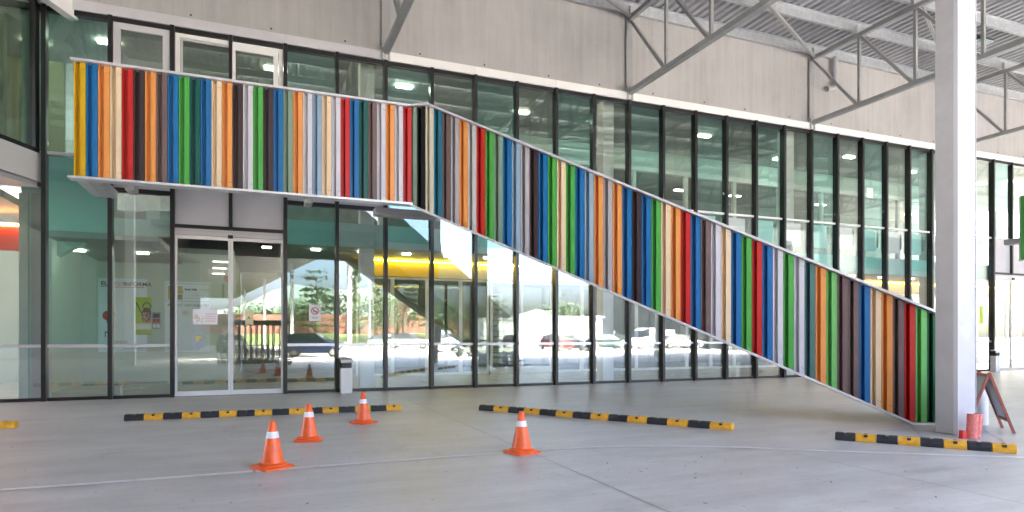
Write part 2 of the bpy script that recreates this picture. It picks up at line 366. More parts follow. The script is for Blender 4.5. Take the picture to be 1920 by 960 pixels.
# ground floor: left rooms
IW = 19.9
bb().box(-4.72, -.78, IW, IW + .15, .006, 3.9).build('interior_wall', PALEWALL, bld)
bb().box(-4.52, -4.40, DF + .9, IW, .006, 3.9).build('interior_wall', PALEWALL, bld)
bb().box(-.78, -.66, IW, 26.5, .006, 3.9).build('interior_wall', PALEWALL, bld)
bb().box(-4.0, mk(-4) - .3, DF + .25, IW, 3.32, 3.45).build('lower_ceiling', CEIL, bld)
bb().box(-4.0, mk(-5) - .05, DF + .25, DF + .9, 3.45, HF).build('beam_box', TEALP, bld)
bb().prism([(-3.98, DF + .9, 3.32), (-3.98, DF + .9, 3.0), (-3.5, DF + .9, 3.32)], 0, (0, .3, 0)).build('haunch', TEALP, bld)
bb().box(mk(-5), mk(-2), DF + .25, DF + .35, 3.42, 3.78).build('slab_edge', TEALP, bld)
bb().box(mk(-5), mk(-2), DF + .35, 27, 3.78, 3.95).build('floor_slab', CEIL, bld)
bb().box(-9.5, -4.72, 21.5, 21.65, .006, 4.3).build('interior_wall', PALEWALL, bld)
bb().box(-9.5, -4.72, DF + .2, 21.5, 4.05, 4.2).build('floor_slab', CEIL, bld)
bb().box(-9.5, -4.85, 17.0, 17.2, 3.2, 3.78).build('fascia_panel', mat('red panel', (.42, .04, .02), .5), bld)
bb().box(-9.5, -4.85, 16.93, 16.99, 3.72, 3.78).build('strip_light', mat('orange tube', (1, .3, .1), .5, emis=(1, .30, .07), es=2.5), bld)
bb().box(-4.50, -4.34, DF + .40, DF + .85, .006, 4.2).build('pilaster', PALEWALL, bld)
bb().box(-4.28, -4.02, DF + .35, DF + .7, .006, 4.2).build('pilaster', PANELG, bld)
bb().tube([(mk(-5) + .1, DF + .5, .006), (mk(-5) + .1, DF + .5, .24), (mk(-5) + .16, DF + .5, .30), (mk(-4) - .16, DF + .5, .30), (mk(-4) - .1, DF + .5, .24), (mk(-4) - .1, DF + .5, .006)], .025, 8).build('guard_rail', ALU, bld, True)
bb().box(-1.35, -.95, IW - .1, IW, 3.05, 3.2).build('emergency_light', WHITE, bld)
bb().tube([(-.86, IW - .06, 2.95), (-.86, IW, 2.95)], .09, 14).build('alarm_bell', mat('alarm red', (.35, .03, .02), .4), bld, True)
bb().box(-.98, -.92, IW - .06, IW, 2.4, 2.8).build('alarm_box', STEEL, bld)
# shop fronts along the corridor
SD = 20.3
YEL = mat('yellow fascia', (.80, .52, .01), .5); YL = mat('yellow strip light', (1, .8, .1), .5, emis=(1, .72, .03), es=2.2)
bb().box(3.0, 5.5, SD - .05, SD, 3.22, 3.68).build('fascia_panel', YEL, bld)
bb().box(5.505, 7.35, SD - .05, SD, 3.22, 3.68).build('fascia_panel', mat('cream fascia', (.72, .62, .45), .5), bld)
bb().box(3.0, 7.35, SD - .10, SD - .06, 3.70, 3.75).build('strip_light', YL, bld)
bb().box(7.355, 14.0, SD - .05, SD, 3.22, 3.68).build('fascia_panel', WHITE, bld)
bb().box(7.36, 9.6, SD - .10, SD - .06, 3.70, 3.75).build('strip_light', mat('warm strip light', (1, .9, .6), .5, emis=(1, .86, .55), es=.9), bld)
bb().box(14.0, mk(KR), SD - .05, SD, 3.22, 3.68).build('fascia_panel', mat('cream fascia', (.72, .62, .45), .5), bld)
bb().box(18.3, mk(KR), SD - .10, SD - .06, 3.70, 3.75).build('strip_light', mat('amber strip light', (1, .6, .05), .5, emis=(1, .48, .03), es=2.2), bld)
SIGN = mat('sign lettering', (.12, .13, .13), .6)
sx = on_plane(922, SD); text('220', .27, SIGN, bld, (sx - BO[0], SD - .06 - DF, 3.40))
text('Vilaverd', .22, SIGN, bld, (on_plane(970, SD) - BO[0], SD - .06 - DF, 3.42))
def shop_bay(x0, x1, door=False):
    w = .09 if door else .06; d0 = SD
    fr = bb(); fr.box(x0, x0 + w, d0, d0 + .08, .01, 3.2).box(x1 - w, x1, d0, d0 + .08, .01, 3.2).box(x0 + w, x1 - w, d0, d0 + .08, 3.2 - w, 3.2).box(x0 + w, x1 - w, d0, d0 + .08, .01, .03 + w * (2 if door else 1))
    o = fr.build('shop_door' if door else 'shop_window', WHITE, bld)
    bb().box(x0 + w, x1 - w, d0 + .035, d0 + .047, .03 + w * (2 if door else 1), 3.2 - w).build('pane', G_IN, o)
xs = [2.85, 4.0, 5.15, 6.3, 7.30]
for i in range(len(xs) - 1): shop_bay(xs[i], xs[i + 1])
shop_bay(7.36, 8.44, True); shop_bay(8.5, 9.72, True)
x = 9.76
while x < mk(KR) - 1.2: shop_bay(x, x + 1.15); x += 1.16
lad = bb()                                  # slatted shutter stored behind the shop door
for i in range(13): lad.box(7.56, 8.02, SD + .55, SD + .57, .35 + i * .19, .51 + i * .19)
lad.build('shelf_stack', mat('shelf fronts', (.45, .44, .36), .6), bld)
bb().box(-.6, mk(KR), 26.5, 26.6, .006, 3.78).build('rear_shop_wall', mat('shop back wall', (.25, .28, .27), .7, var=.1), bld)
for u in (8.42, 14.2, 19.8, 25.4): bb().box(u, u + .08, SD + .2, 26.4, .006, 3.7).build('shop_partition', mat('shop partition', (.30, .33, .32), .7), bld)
for i, u in enumerate([-3.9, -2.6, -1.3, .2, 1.5, 2.8, 4.1, 5.4, 6.7, 8.0, 9.3, 10.6, 12.0, 13.5, 15.5, 17.5, 19.0, 20.7, 22.5, 24.2, 26.0]):
    for d in ((16.6, 18.7) if u > -1 else (17.4,)): lamp(u, d, 3.775 if u > -2.0 else 3.315, .24, .12)  # corridor downlights; the second row is added to brighten the interior
# overhanging upper volume at the left end
lv = bb(); lw_dir = Vector((ST, -CT, 0)).normalized()
c0 = Vector((mk(-6) - .08, DF - .02, 0)); dirv = Vector((math.sin(TH) * 1.0, -math.cos(TH), 0))     # straight towards the camera plane
camdir = Vector((toF(0, -1)[0], toF(0, -1)[1], 0))
def lp(t, h, off=0.0):
    nrm = Vector((-camdir.y, camdir.x, 0)); nrm = nrm if nrm.x > 0 else -nrm
    p = c0 + camdir * t + nrm * off; return (p.x, p.y, h)
def slabl(t0, t1, h0, h1, o0, o1, name, m):
    b = bb(); b.prism([lp(t0, h0, o0), lp(t1, h0, o0), lp(t1, h0, o1), lp(t0, h0, o1)], 0, (0, 0, h1 - h0)); return b.build(name, m, bld)
slabl(0, 7, 4.36, 4.92, -.25, .0, 'wing_fascia', WHITE)
slabl(0, 7, HT + .0, HT + .12, -.1, .0, 'wing_head', BLACK)
slabl(-.3, 7, HT + .125, HT + 2.2, -.3, .38, 'wing_parapet', PANELG); slabl(-.3, 7, 7.70, HT + 2.2, .381, .55, 'wing_fascia', WHITE)
slabl(.0, 7, 4.92, 5.0, -.1, .01, 'wing_sill', BLACK)
for t in (0.05, 1.22, 2.4, 3.6): slabl(t, t + .10, 5.0, HT, -.1, .02, 'wing_mullion', BLACK)
for t in (0.15, 1.32, 2.5): slabl(t, t + 1.07, 5.0, HT, -.06, -.045, 'wing_pane', G_GREY)
b = bb(); b.prism([lp(0, 4.24, -.02), lp(7, 4.24, -.02), (-14, DF - 7, 4.24), (-14, DF + .3, 4.24)], 0, (0, 0, .1)); b.build('wing_soffit', PANELG, bld)
b = bb(); b.prism([lp(0, 4.90, -.3), lp(7, 4.90, -.3), (-16, DF - 7, 4.90), (-16, DF + 6, 4.90), (mk(-6) - .3, DF + 6, 4.9)], 0, (0, 0, .06)); b.build('wing_floor', INFLOOR, bld)
b = bb(); b.box(-5.2, -4.72, DF + .3, DF + .5, 4.96, HT); b.build('wing_column', mat('cream wall', (.62, .60, .48), .7), bld)
b = bb(); b.box(-12, -4.4, DF + 3.2, DF + 3.3, 4.96, HT + .1); b.build('wing_wall', mat('olive wall', (.30, .29, .17), .7), bld)
b = bb(); b.tube([(-5.4, DF + .25, 5.6), (-4.85, DF + .25, 7.2)], .02, 6); b.build('brace_rod', BLACK, bld)
b = bb(); b.box(-16, -4.4, DF - 5, DF + 3.2, HT + .12, HT + .2); b.build('wing_ceiling', CEIL, bld)
# ------------------------------------------------------------------ the colourful stair
XE, ZE = (1755 - 960) / FPX * (FPX * 1.27 / 162), FPX * 1.27 / 162
PHI = R(12.0); r770 = (770 - 960) / FPX
Z7 = (ZE + math.tan(PHI) * XE) / (1 + r770 * math.tan(PHI)); X7 = r770 * Z7
uS, dS = toF(X7, Z7); uE, dE = toF(XE, ZE)
uL = on_plane(141, dS)                      # left end of the balcony
HTOP = EYE + (HOR - 205) / FPX * Z7; HBOT = EYE + (HOR - 383) / FPX * Z7
sd = Vector((uE - uS, dE - dS, 0)); SLEN = sd.length; sd.normalize(); sn = Vector((sd.y, -sd.x, 0))      # sn: outward (towards the camera)
if sn.y > 0: sn = -sn
def t_of(px):                               # distance along the stair front for a pixel column
    r = (px - 960) / FPX; a = Vector((X7, Z7)); dd = Vector((XE - X7, ZE - Z7)).normalized()
    return (r * a.y - a.x) / (dd.x - r * dd.y)
tT, tB = t_of(806), t_of(1706)
hE = EYE + (HOR - 592) / FPX * ZE
def top_h(t): return HTOP if t <= tT else HTOP + (hE - HTOP) * (t - tT) / (SLEN - tT)
def bot_h(t): return max(.035, HBOT + (.035 - HBOT) * t / tB)
stair = thing('clad_stair', 'outdoor stair and landing clad in narrow upright strips of many colours', 'staircase', uE, dE)
SO = (uE, dE, 0)
CC = dict(yellow=(.62, .36, .005), blue=(.008, .14, .36), orange=(.74, .30, .075), cream=(.74, .58, .38), red=(.50, .018, .014), dkbrown=(.045, .026, .028), taupe=(.155, .105, .096),
          green=(.07, .36, .06), teal=(.003, .09, .075), white=(.58, .57, .60), sage=(.21, .30, .22), ltblue=(.27, .38, .48), black=(.006, .006, .006), tealblue=(.02, .15, .23),
          grey=(.40, .38, .39), ltgrey=(.52, .51, .49), tealgrey=(.06, .16, .15), ltgreen=(.15, .46, .12), dkgreen=(.004, .09, .035), ltcream=(.62, .58, .45))
BAL = 'yellow blue orange cream red dkbrown orange taupe blue green teal blue cream orange dkbrown white green dkbrown blue sage orange white ltblue cream white red blue teal taupe white orange white red'.split()
STR = 'sage black ltcream tealblue taupe grey orange ltgrey red green sage blue ltblue grey dkbrown blue green cream green blue ltblue orange grey orange blue dkbrown blue green cream orange red blue taupe white cream blue green red blue white green white tealgrey orange ltgreen taupe taupe blue cream orange taupe red ltgreen dkgreen'.split()
def paint(c): return mat('paint ' + c, CC[c], .45, var=.04, scale=1.3, spec=.35)
SCREW = mat('screw', (.03, .03, .03), .5)
def cladding(p0, dv, nv, P, fb, ft, col, parent, orig):
    prof = [(0.0, .0), (.003, .088), (.13 * P, .088), (.18 * P, 0), (.44 * P, 0), (.50 * P, .09), (P - .004, .09), (P - .001, 0)]
    b = B(orig); vs = []
    for (s, n) in prof:
        q = p0 + dv * s + nv * n; vs += [(q.x, q.y, fb(s)), (q.x, q.y, ft(s))]
    b.add(vs, [(2 * i, 2 * i + 2, 2 * i + 3, 2 * i + 1) for i in range(len(prof) - 1)])
    for s in (.70 * P, .90 * P):
        for hz in (fb(s) + .10, ft(s) - .10):
            q = p0 + dv * s + nv * .09; e = dv * .004
            a, c = q - e, q + e + nv * .004
            b.add([(a.x, a.y, hz - .005), (c.x, c.y, hz - .005), (c.x, c.y, hz + .005), (a.x, a.y, hz + .005)], [(0, 1, 2, 3)], 1)
    return b.build('cladding_panel', [paint(col), SCREW], parent)
ub = Vector((1, 0, 0)); nb = Vector((0, -1, 0))
PB = (uS - uL) / len(BAL)
for i, c in enumerate(BAL):
    cladding(Vector((uL + i * PB, dS, 0)), ub, nb, PB, lambda s: HBOT, lambda s: HTOP, c, stair, SO)
PS = SLEN / len(STR)
for i, c in enumerate(STR):
    t0 = i * PS
    cladding(Vector((uS, dS, 0)) + sd * t0, sd, sn, PS, lambda s, t0=t0: bot_h(t0 + s), lambda s, t0=t0: top_h(t0 + s), c, stair, SO)
# light metal caps along top and bottom edges
CAP = mat('cap rail', (.60, .60, .62), .35, .3, var=.05)
def sb(): return B(SO)
def spt(t, n, h): q = Vector((uS, dS, 0)) + sd * t + sn * n; return (q.x, q.y, h)
def capseg(name, t0, t1, h0, h1, n0, n1, th):
    b = sb(); b.prism([spt(t0, n0, h0), spt(t1, n0, h1), spt(t1, n1, h1), spt(t0, n1, h0)], 0, (0, 0, th)); return b.build(name, CAP, stair)
sb().box(uL - .03, uS + .005, dS - .15, dS + .09, HTOP + .001, HTOP + .036).build('top_cap', CAP, stair)
sb().box(uL - .06, uS + .005, dS - .16, dS + .06, HBOT - .035, HBOT - .001).build('bottom_trim', CAP, stair)
capseg('top_cap', .006, tT, HTOP + .001, HTOP + .001, -.09, .15, .035)
capseg('top_cap', tT, SLEN + .02, HTOP + .001, hE + .001, -.09, .15, .038)
capseg('bottom_trim', .006, tB, HBOT - .036, 0.0, -.06, .16, .035)
capseg('bottom_trim', tB, SLEN + .02, .006, .006, -.06, .16, .028)
# inner lining behind the cladding, decks, treads, soffits, rear parapet
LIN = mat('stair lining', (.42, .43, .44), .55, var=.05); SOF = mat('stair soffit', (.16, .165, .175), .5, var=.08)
WID, LD = 1.15, 1.6
sb().box(uL, uS + .1, dS + .012, dS + .03, HBOT, HTOP).build('lining', LIN, stair)
b = sb(); b.prism([spt(0, -.012, HBOT), spt(tB, -.012, .04), spt(SLEN, -.012, .04), spt(SLEN, -.012, hE), spt(tT, -.012, HTOP), spt(0, -.012, HTOP)], 0, tuple(-sn * .02)); b.build('lining', LIN, stair)
sb().box(uL, uS + .6, dS + .03, dS + LD, HBOT + .46, HBOT + .60).build('landing_deck', SOF, stair)
sb().box(uL - .02, uL + .30, dS + .061, dS + 1.25, HBOT - .02, HBOT + .10).build('end_bracket', GALV, stair)
for j in range(2): sb().box(uL + .10 + j * .12, uL + .13 + j * .12, dS + .07, dS + 1.24, HBOT - .032, HBOT - .021).build('bracket_rib', GALV, stair)
for px in (247, 578): 
    u = on_plane(px, dS + .3); sb().box(u - .06, u + .06, dS + .10, dS + .5, HBOT - .09, HBOT + .46).build('bracket', STEEL, stair)
sb().box(uS - .40, uS + .80, dS + 1.2, dS + 1.5, HBOT + .02, HBOT + .15).build('landing_beam', LIN, stair)
sb().box(uS - .6, uS + .5, dS + .5, dS + .75, HBOT + .16, HBOT + .40).build('landing_beam', SOF, stair)
NTR = 22; hd0 = HBOT + .60; t_a, t_b = .35, SLEN + .25
for i in range(NTR):
    ta = t_a + (t_b - t_a) * i / NTR; tb_ = t_a + (t_b - t_a) * (i + 1) / NTR; h = hd0 - hd0 * (i + 1) / (NTR + 1)
    b = sb(); b.prism([spt(ta, -.04, h - .05), spt(tb_ + .03, -.04, h - .05), spt(tb_ + .03, -WID, h - .05), spt(ta, -WID, h - .05)], 0, (0, 0, .05)); b.build('tread', SOF, stair)
for n_ in (-.35, -WID + .15):
    b = sb(); b.prism([spt(.1, n_, HBOT + .22), spt(tB - 1.2, n_, bot_h(tB - 1.2) + .2), spt(tB - 1.2, n_, bot_h(tB - 1.2) + .5), spt(.1, n_, HBOT + .54)], 0, tuple(-sn * .10)); b.build('stringer', SOF, stair)
b = sb(); b.prism([spt(.1, -WID - .03, HBOT + .18), spt(tB - 1.3, -WID - .03, bot_h(tB - 1.3) + .2), spt(SLEN - 1.2, -WID - .03, .5), spt(SLEN - .9, -WID - .03, hE + .3), spt(tT, -WID - .03, HTOP), spt(.1, -WID - .03, HTOP)], 0, tuple(-sn * .05)); b.build('rear_parapet', LIN, stair)
b = sb(); b.prism([spt(.0, -.05, HBOT + .16), spt(tB - 1.2, -.05, bot_h(tB - 1.2) + .16), spt(tB - 1.2, -WID, bot_h(tB - 1.2) + .16), spt(.0, -WID, HBOT + .16)], 0, (0, 0, .02))
b.build('soffit', SOF, stair)
# neighbouring balcony that just enters at the right edge
nu = on_plane(1914, dS)
st2 = thing('clad_balcony', 'far balcony of coloured strips cut off by the right edge, green strip foremost', 'balcony', nu, dS)
for i, c in enumerate('green blue cream red'.split()):
    cladding(Vector((nu + i * PB, dS, 0)), ub, nb, PB, lambda s: HBOT - .2, lambda s: HTOP - .1, c, st2, (nu, dS, 0))
B((nu, dS, 0)).box(nu - .02, nu + 4 * PB, dS - .08, dS + .05, HBOT - .24, HBOT - .202).build('bottom_trim', CAP, st2)
B((nu, dS, 0)).box(nu, nu + 4 * PB, dS + .01, dS + .04, HBOT - .2, HTOP - .1).build('lining', LIN, st2)
B((nu, dS, 0)).box(nu + .3, nu + 4 * PB, dS + .041, dS + .6, HBOT + .3, HBOT + .45).build('landing_deck', LIN, st2)
# ------------------------------------------------------------------ canopy: corrugated deck, purlins, trusses, columns
canopy = thing('canopy_roof', 'corrugated metal canopy roof on long galvanised purlins above the forecourt', 'roof', mk(0), DF, 10.2)
CO = (mk(0), DF, 10.2)
CU0, CU1, CD0 = -24.0, 80.0, -2.3
b = B(CO); x = CU0; z0 = 10.52
pr = [(0, 0), (.09, 0), (.13, .055), (.21, .055), (.25, 0)]
vs_, fs_ = [], []
while x < CU1:
    for i in range(4):
        (a0, h0), (a1, h1) = pr[i], pr[i + 1]; k = len(vs_)
        vs_ += [(x + a0, CD0, z0 + h0), (x + a1, CD0, z0 + h1), (x + a1, DF - .03, z0 + h1), (x + a0, DF - .03, z0 + h0)]; fs_.append((k, k + 3, k + 2, k + 1))
    x += .25
b.add(vs_, fs_); b.build('corrugated_sheet', DECK, canopy)
B(CO).box(CU0, CU1, CD0, DF + .4, 10.62, 10.70).build('roof_cover', DECK, canopy)
B(CO).box(CU0, CU1, CD0 - .06, CD0 - .01, 8.5, 10.72).build('edge_fascia', STEEL, canopy)
PURD = [DF - .14] + [DF - 1.7 * i for i in range(1, 11)]
for d in PURD:
    d = max(d, CD0 + .1)
    q = B(CO); q.box(CU0, CU1, d - .012, d + .012, 10.26, 10.50).box(CU0, CU1, d - .08, d + .012, 10.50, 10.515).box(CU0, CU1, d - .012, d + .08, 10.245, 10.26); q.build('purlin', GALV, canopy)
for i, kb in enumerate(range(-6, 30, 6)):
    q = B(CO)
    for d in PURD: q.box(mk(kb) - .05, mk(kb) + .05, d - .09, d - .02, 10.16, 10.42)
    q.build('purlin_cleat', GALV, canopy)
TL = ['steel roof truss at the far left, mostly out of view above the overhang', 'steel roof truss rising from the wall above the stair landing, cut by the upper edge',
      'steel roof truss fixed to the wall at the middle of the picture', 'steel roof truss that runs behind the white column',
      'steel roof truss to the right of the white column', 'steel roof truss just beyond the right edge, seen only mirrored in the glass']
for i, kb in enumerate(range(-6, 30, 6)):
    u = mk(kb); tr = thing('roof_truss', TL[i], 'truss', u, DF - .05, 8.0, group='roof trusses in a row'); TO = (u, DF - .05, 8.0)
    def tb(): return B(TO)
    zb, zt = 8.06, 10.10; d1 = CD0 + .2
    tb().bar((u, DF - .1, zb), (u, d1, zb), .15, .12).build('bottom_chord', STEEL, tr)
    tb().bar((u, DF - .1, zt), (u, d1, zt), .12, .12).build('top_chord', STEEL, tr)
    nd = [DF - .1 - 1.7 * j for j in range(11)]
    for j in range(11):
        if j: tb().bar((u, nd[j], zb + .06), (u, nd[j], zt - .06), .075, .075).build('web_post', STEEL, tr)
        if j < 10: tb().bar((u, nd[j] - .07, zt - .07), (u, nd[j + 1] + .1, zb + .07), .075, .075).build('web_diagonal', STEEL, tr)
    q = tb(); q.box(u - .09, u - .06, DF - .16, DF - .021, zb - .2, zb + .12).box(u + .06, u + .09, DF - .16, DF - .021, zb - .2, zb + .12); q.build('bracket', GALV, tr)
    q = tb(); q.box(u - .10, u + .10, DF - .10, DF - .088, zb + .13, zt + .1).box(u - .10, u + .10, DF - .034, DF - .022, zb + .13, zt + .1).box(u - .012, u + .012, DF - .088, DF - .034, zb + .13, zt + .1); q.build('wall_post', STEEL, tr)
    tb().bar((u - .08, DF - .25, zt + .02), (u - 6 * PITCH + .1, DF - 3.6, zt + .02), .08, .08).build('roof_brace', STEEL, tr)
# columns
M_COL = mat('column paint', (.50, .50, .51), .55, var=.09, scale=2.5, bump=.04, bscale=60)
def column(u, d, label, h=10.0, w=.36, dp=.30):
    c = thing('canopy_column', label, 'column', u, d, group='canopy columns')
    B().box(-w / 2, w / 2, -dp / 2, dp / 2, .004, h).build('shaft', M_COL, c, bevel=.018)
    q = B()
    for s in (-1, 1): q.box(s * w / 2 - .004, s * w / 2 + .004, -dp / 2 - .006, -dp / 2 + .05, .004, h)
    q.build('edge_strip', mat('edge strip', (.66, .66, .70), .4), c)
    return c
cu, cd = toF(5.73, 8.30); 
column(8.41 + .18, 5.42 + .15, 'tall white painted steel column at the foot of the stair')
for i, u in enumerate((-5.25, 8.6, 22.4, 36)): column(u, CD0 + .4, ('white column at the outer canopy edge, ' + ('farthest left', 'second from the left', 'third from the left', 'farthest right')[i]))
q = B((0, 0, 0)); q.lathe((0, 0, 0), [(.004, 0), (.012, .002), (.02, .004)], 8)
# downpipe on the concrete wall
pu = on_plane(1562, DF - .1); dp_ = [(0, 0, .62), (0, 0, -.35)]
pipe = B()
hA, hB = height_at(1562, 112, DF), height_at(1562, 170, DF)
arc = [(0, -.16, hA), (0, -.16, hB + .12)] + [(-.12 * (1 - math.cos(a)), -.16, hB + .12 - .14 * math.sin(a)) for a in (R(30), R(60), R(90))] + [(-.30, -.14, hB - .06)]
pipe.tube(arc, .085, 14)
tag(put(pipe.build('downpipe', mat('grey pvc pipe', (.33, .34, .36), .35), None, True), pu, DF), 'grey elbow drain pipe against the concrete wall under the purlin', 'pipe')
# floodlight under the roof, right of the column
fu = on_plane(1846, 11.7); fh = height_at(1846, 74, 11.7)
fl = thing('floodlight', 'small dark floodlight hanging under the roof right of the column', 'floodlight', fu, 11.7, fh)
B().prism([(-.22, -.15, -.06), (.22, -.15, -.06), (.26, .18, .02), (.26, .1, .14), (-.26, .1, .14), (-.26, .18, .02)], 0, (0, .02, .05)).build('housing', BLACK, fl)
B().box(-.20, .20, -.13, .16, -.10, -.065).build('lens', mat('lens', (.6, .7, .7), .1, .3), fl)
B().bar((0, .05, .1), (0, .05, 10.25 - fh), .04, .04).build('bracket', BLACK, fl)
# ------------------------------------------------------------------ cones
ORANGE = mat('cone plastic', (.95, .14, .03), .36, var=.16, scale=7); BAND = mat('reflective band', (.80, .80, .80), .35, var=.06, scale=14)
def cone(px, py, label, rz):
    u, d = ground(px, py); c = thing('traffic_cone', label, 'cone', u, d, 0, rz, 'orange traffic cones on the forecourt')
    b = B(); w, cr = .165, .05; pts = []
    for (sx_, sy_) in ((1, 1), (-1, 1), (-1, -1), (1, -1)):
        for a in range(3):
            an = math.atan2(sy_, sx_) - R(45) + R(45) * a
            pts.append((sx_ * (w - cr) + cr * math.cos(an), sy_ * (w - cr) + cr * math.sin(an)))
    n = len(pts); rings = [(1.0, .006), (1.0, .022), (.93, .032)]
    vs = [(x * s, y * s, z) for s, z in rings for x, y in pts]
    fs = [(i * n + j, i * n + (j + 1) % n, (i + 1) * n + (j + 1) % n, (i + 1) * n + j) for i in range(2) for j in range(n)] + [tuple(range(n))[::-1], tuple(range(2 * n, 3 * n))]
    b.add(vs, fs); b.build('base', ORANGE, c, True)
    rr = lambda z: .112 + (.030 - .112) * (z - .05) / .41
    b = B(); b.lathe((0, 0, 0), [(.142, .032), (.145, .048), (.126, .056), (rr(.062), .062), (rr(.20), .20), (rr(.46), .455), (.024, .462), (.018, .462), (.016, .44)], 28); b.build('body', ORANGE, c, True)
    b = B(); b.lathe((0, 0, 0), [(rr(.30) + .002, .30), (rr(.362) + .002, .362)], 28); b.build('reflective_band', BAND, c, True)
cone(511, 877.5, 'orange traffic cone nearest the camera, on the painted line', .5)
cone(579, 826.5, 'orange traffic cone in the middle of the left three', -.2)
cone(681, 793.5, 'orange traffic cone farthest back, in front of the striped wheel stop', .7)
cone(978, 849.5, 'orange traffic cone standing alone near the centre on the curved line', .3)
# ------------------------------------------------------------------ wheel stops
RY = mat('yellow rubber', (.82, .42, .03), .55, var=.22, scale=12); RB = mat('black rubber', (.022, .022, .024), .6, var=.25, scale=12)
def wheel_stop(p, q, n, label, first_black=True):
    (u0, d0), (u1, d1) = p, q; L = math.hypot(u1 - u0, d1 - d0); a = math.atan2(d1 - d0, u1 - u0)
    t = thing('wheel_stop', label, 'wheel stop', u0, d0, 0, a, 'black and yellow rubber wheel stops'); s = L / n
    for i in range(n):
        yl = (i % 2 == 1) if first_black else (i % 2 == 0)
        x0, x1 = i * s + .003, (i + 1) * s - .003; b = B()
        jz = random.uniform(-.002, .002)
        b.prism([(x0, -.075, .005), (x0, -.075, .05), (x0, -.05, .098 + jz), (x0, .05, .098 + jz), (x0, .075, .05), (x0, .075, .005)], 0, (x1 - x0, 0, 0))
        o = b.build('segment', RY if yl else RB, t, bevel=.006)
        xc = (x0 + x1) / 2; h = B(); h.lathe((xc, 0, 0), [(.020, .0985 + jz), (.018, .103 + jz), (.006, .104 + jz)], 10); h.build('bolt', GALV if not yl else mat('dark bolt', (.1, .1, .1), .5), o, True)
        h = B(); h.box(xc - .02, xc + .02, -.0755, -.055, .066, .094); h.build('bolt_slot', SCREW, o)
wheel_stop(ground(234, 789), ground(752, 769), 16, 'long black and yellow wheel stop in front of the sliding doors')
wheel_stop(ground(902, 769), ground(1375, 807), 14, 'slanting black and yellow wheel stop in the middle, behind the lone cone')
wheel_stop(ground(1566, 824), ground(1906, 850), 8, 'short black and yellow wheel stop in front of the white column')
e0 = ground(32, 802); wheel_stop(e0, (e0[0] - 2.1, e0[1]), 8, 'wheel stop whose yellow end just enters at the left edge', False)
# ------------------------------------------------------------------ bins, board, rolls
BINW = mat('bin white', (.82, .82, .82), .4, var=.04)
def ash_bin(u, d, label):
    t = thing('litter_bin', label, 'litter bin', u, d, 0, 0, 'white ashtray litter bins by the doors')
    B().box(-.125, .125, -.10, .10, .006, .58).build('body', BINW, t, bevel=.012)
    B().prism([(-.105, -.11, .581), (.105, -.11, .581), (.105, .09, .581), (-.105, .09, .581)], 0, (0, 0, .11)).build('opening', mat('bin black', (.01, .01, .01), .4), t)
    B().prism([(-.13, -.10, .692), (-.13, -.115, .76), (-.13, .08, .80), (-.13, .10, .692)], 0, (.26, 0, 0)).build('lid', BINW, t, bevel=.008)
    B().box(-.14, -.126, -.09, .10, .58, .75).build('side_cheek', mat('bin black', (0, 0, 0), .4), t)
bu, bd = ground(650, 738); ash_bin(bu, bd + .08, 'white ashtray litter bin in front of the glass beside the sliding doors')
ash_bin(on_plane(1866, 14.75), 14.75, 'small white litter bin at the far entrance right of the column')
cu_, cd_ = ground(1833, 797)
t = thing('white_drum', 'white cylindrical drum half hidden behind the white column', 'drum', cu_, cd_)
B().lathe((0, 0, 0), [(.118, .006), (.128, .02), (.128, .60), (.134, .61), (.134, .625), (.12, .63)], 28).build('body', mat('drum white', (.80, .80, .80), .4), t, True)
B().lathe((0, 0, 0), [(.10, .6302), (.10, .640), (.05, .642)], 24).build('lid', mat('drum lid', (.45, .42, .36), .5), t, True)
# A-frame board
WOODR = mat('reddish wood', (.36, .11, .075), .5, var=.2, scale=6, stretch=(3, 3, .6))
ab = bpy.data.objects.new('sidewalk_board', None); COL.objects.link(ab); ab.location = (6.54, 8.72, 0)
tag(ab, 'folding A-frame board with reddish wooden frame and grey panel beside the column', 'sandwich board')
wv = Vector((.42, .907, 0)); av = Vector((.907, -.42, 0))
def apt(w, s, h): q = wv * w + av * (s * (.80 - h) / .80 * .27); return (q.x, q.y, h + .004)
for s in (1, -1):
    for w in (-.27, .27): B().bar(apt(w, s, 0), apt(w, s, .80), .04, .03, up=tuple(av)).build('leg', WOODR, ab)
    for h in (.17, .76): B().bar(apt(-.25, s, h), apt(.25, s, h), .03, .04).build('crossbar', WOODR, ab)
    pts = [apt(-.245, s, .19), apt(.245, s, .19), apt(.245, s, .74), apt(-.245, s, .74)]
    B().prism(pts, 0, tuple(av * .008)).build('panel', mat('board panel', (.34, .36, .39), .3, var=.05), ab)
PINK = mat('pink mesh roll', (.72, .20, .17), .6, var=.25, scale=22, bump=.3, bscale=90)
for (x, y, h, r, lean, lab) in ((5.79, 7.93, .315, .062, .03, 'larger pinkish red roll leaning on the foot of the white column'), (5.935, 8.05, .30, .050, .05, 'narrower pinkish red roll standing behind the larger one at the column')):
    o = B().tube([(0, 0, .006), (lean * .5, .01, h * .5), (lean, .02, h)], [r, r, r], 20).build('mesh_roll', PINK, None, True)
    o.location = (x, y, 0); tag(o, lab, 'roll')
o = B().tube([(0, 0, .002), (0, 0, .10)], [.05, .045], 5).build('red_scrap', mat('red plastic', (.8, .03, .02), .4), None); o.location = (5.705, 7.96, .004); tag(o, 'small bright red plastic piece left of the rolls at the column foot', 'scrap')
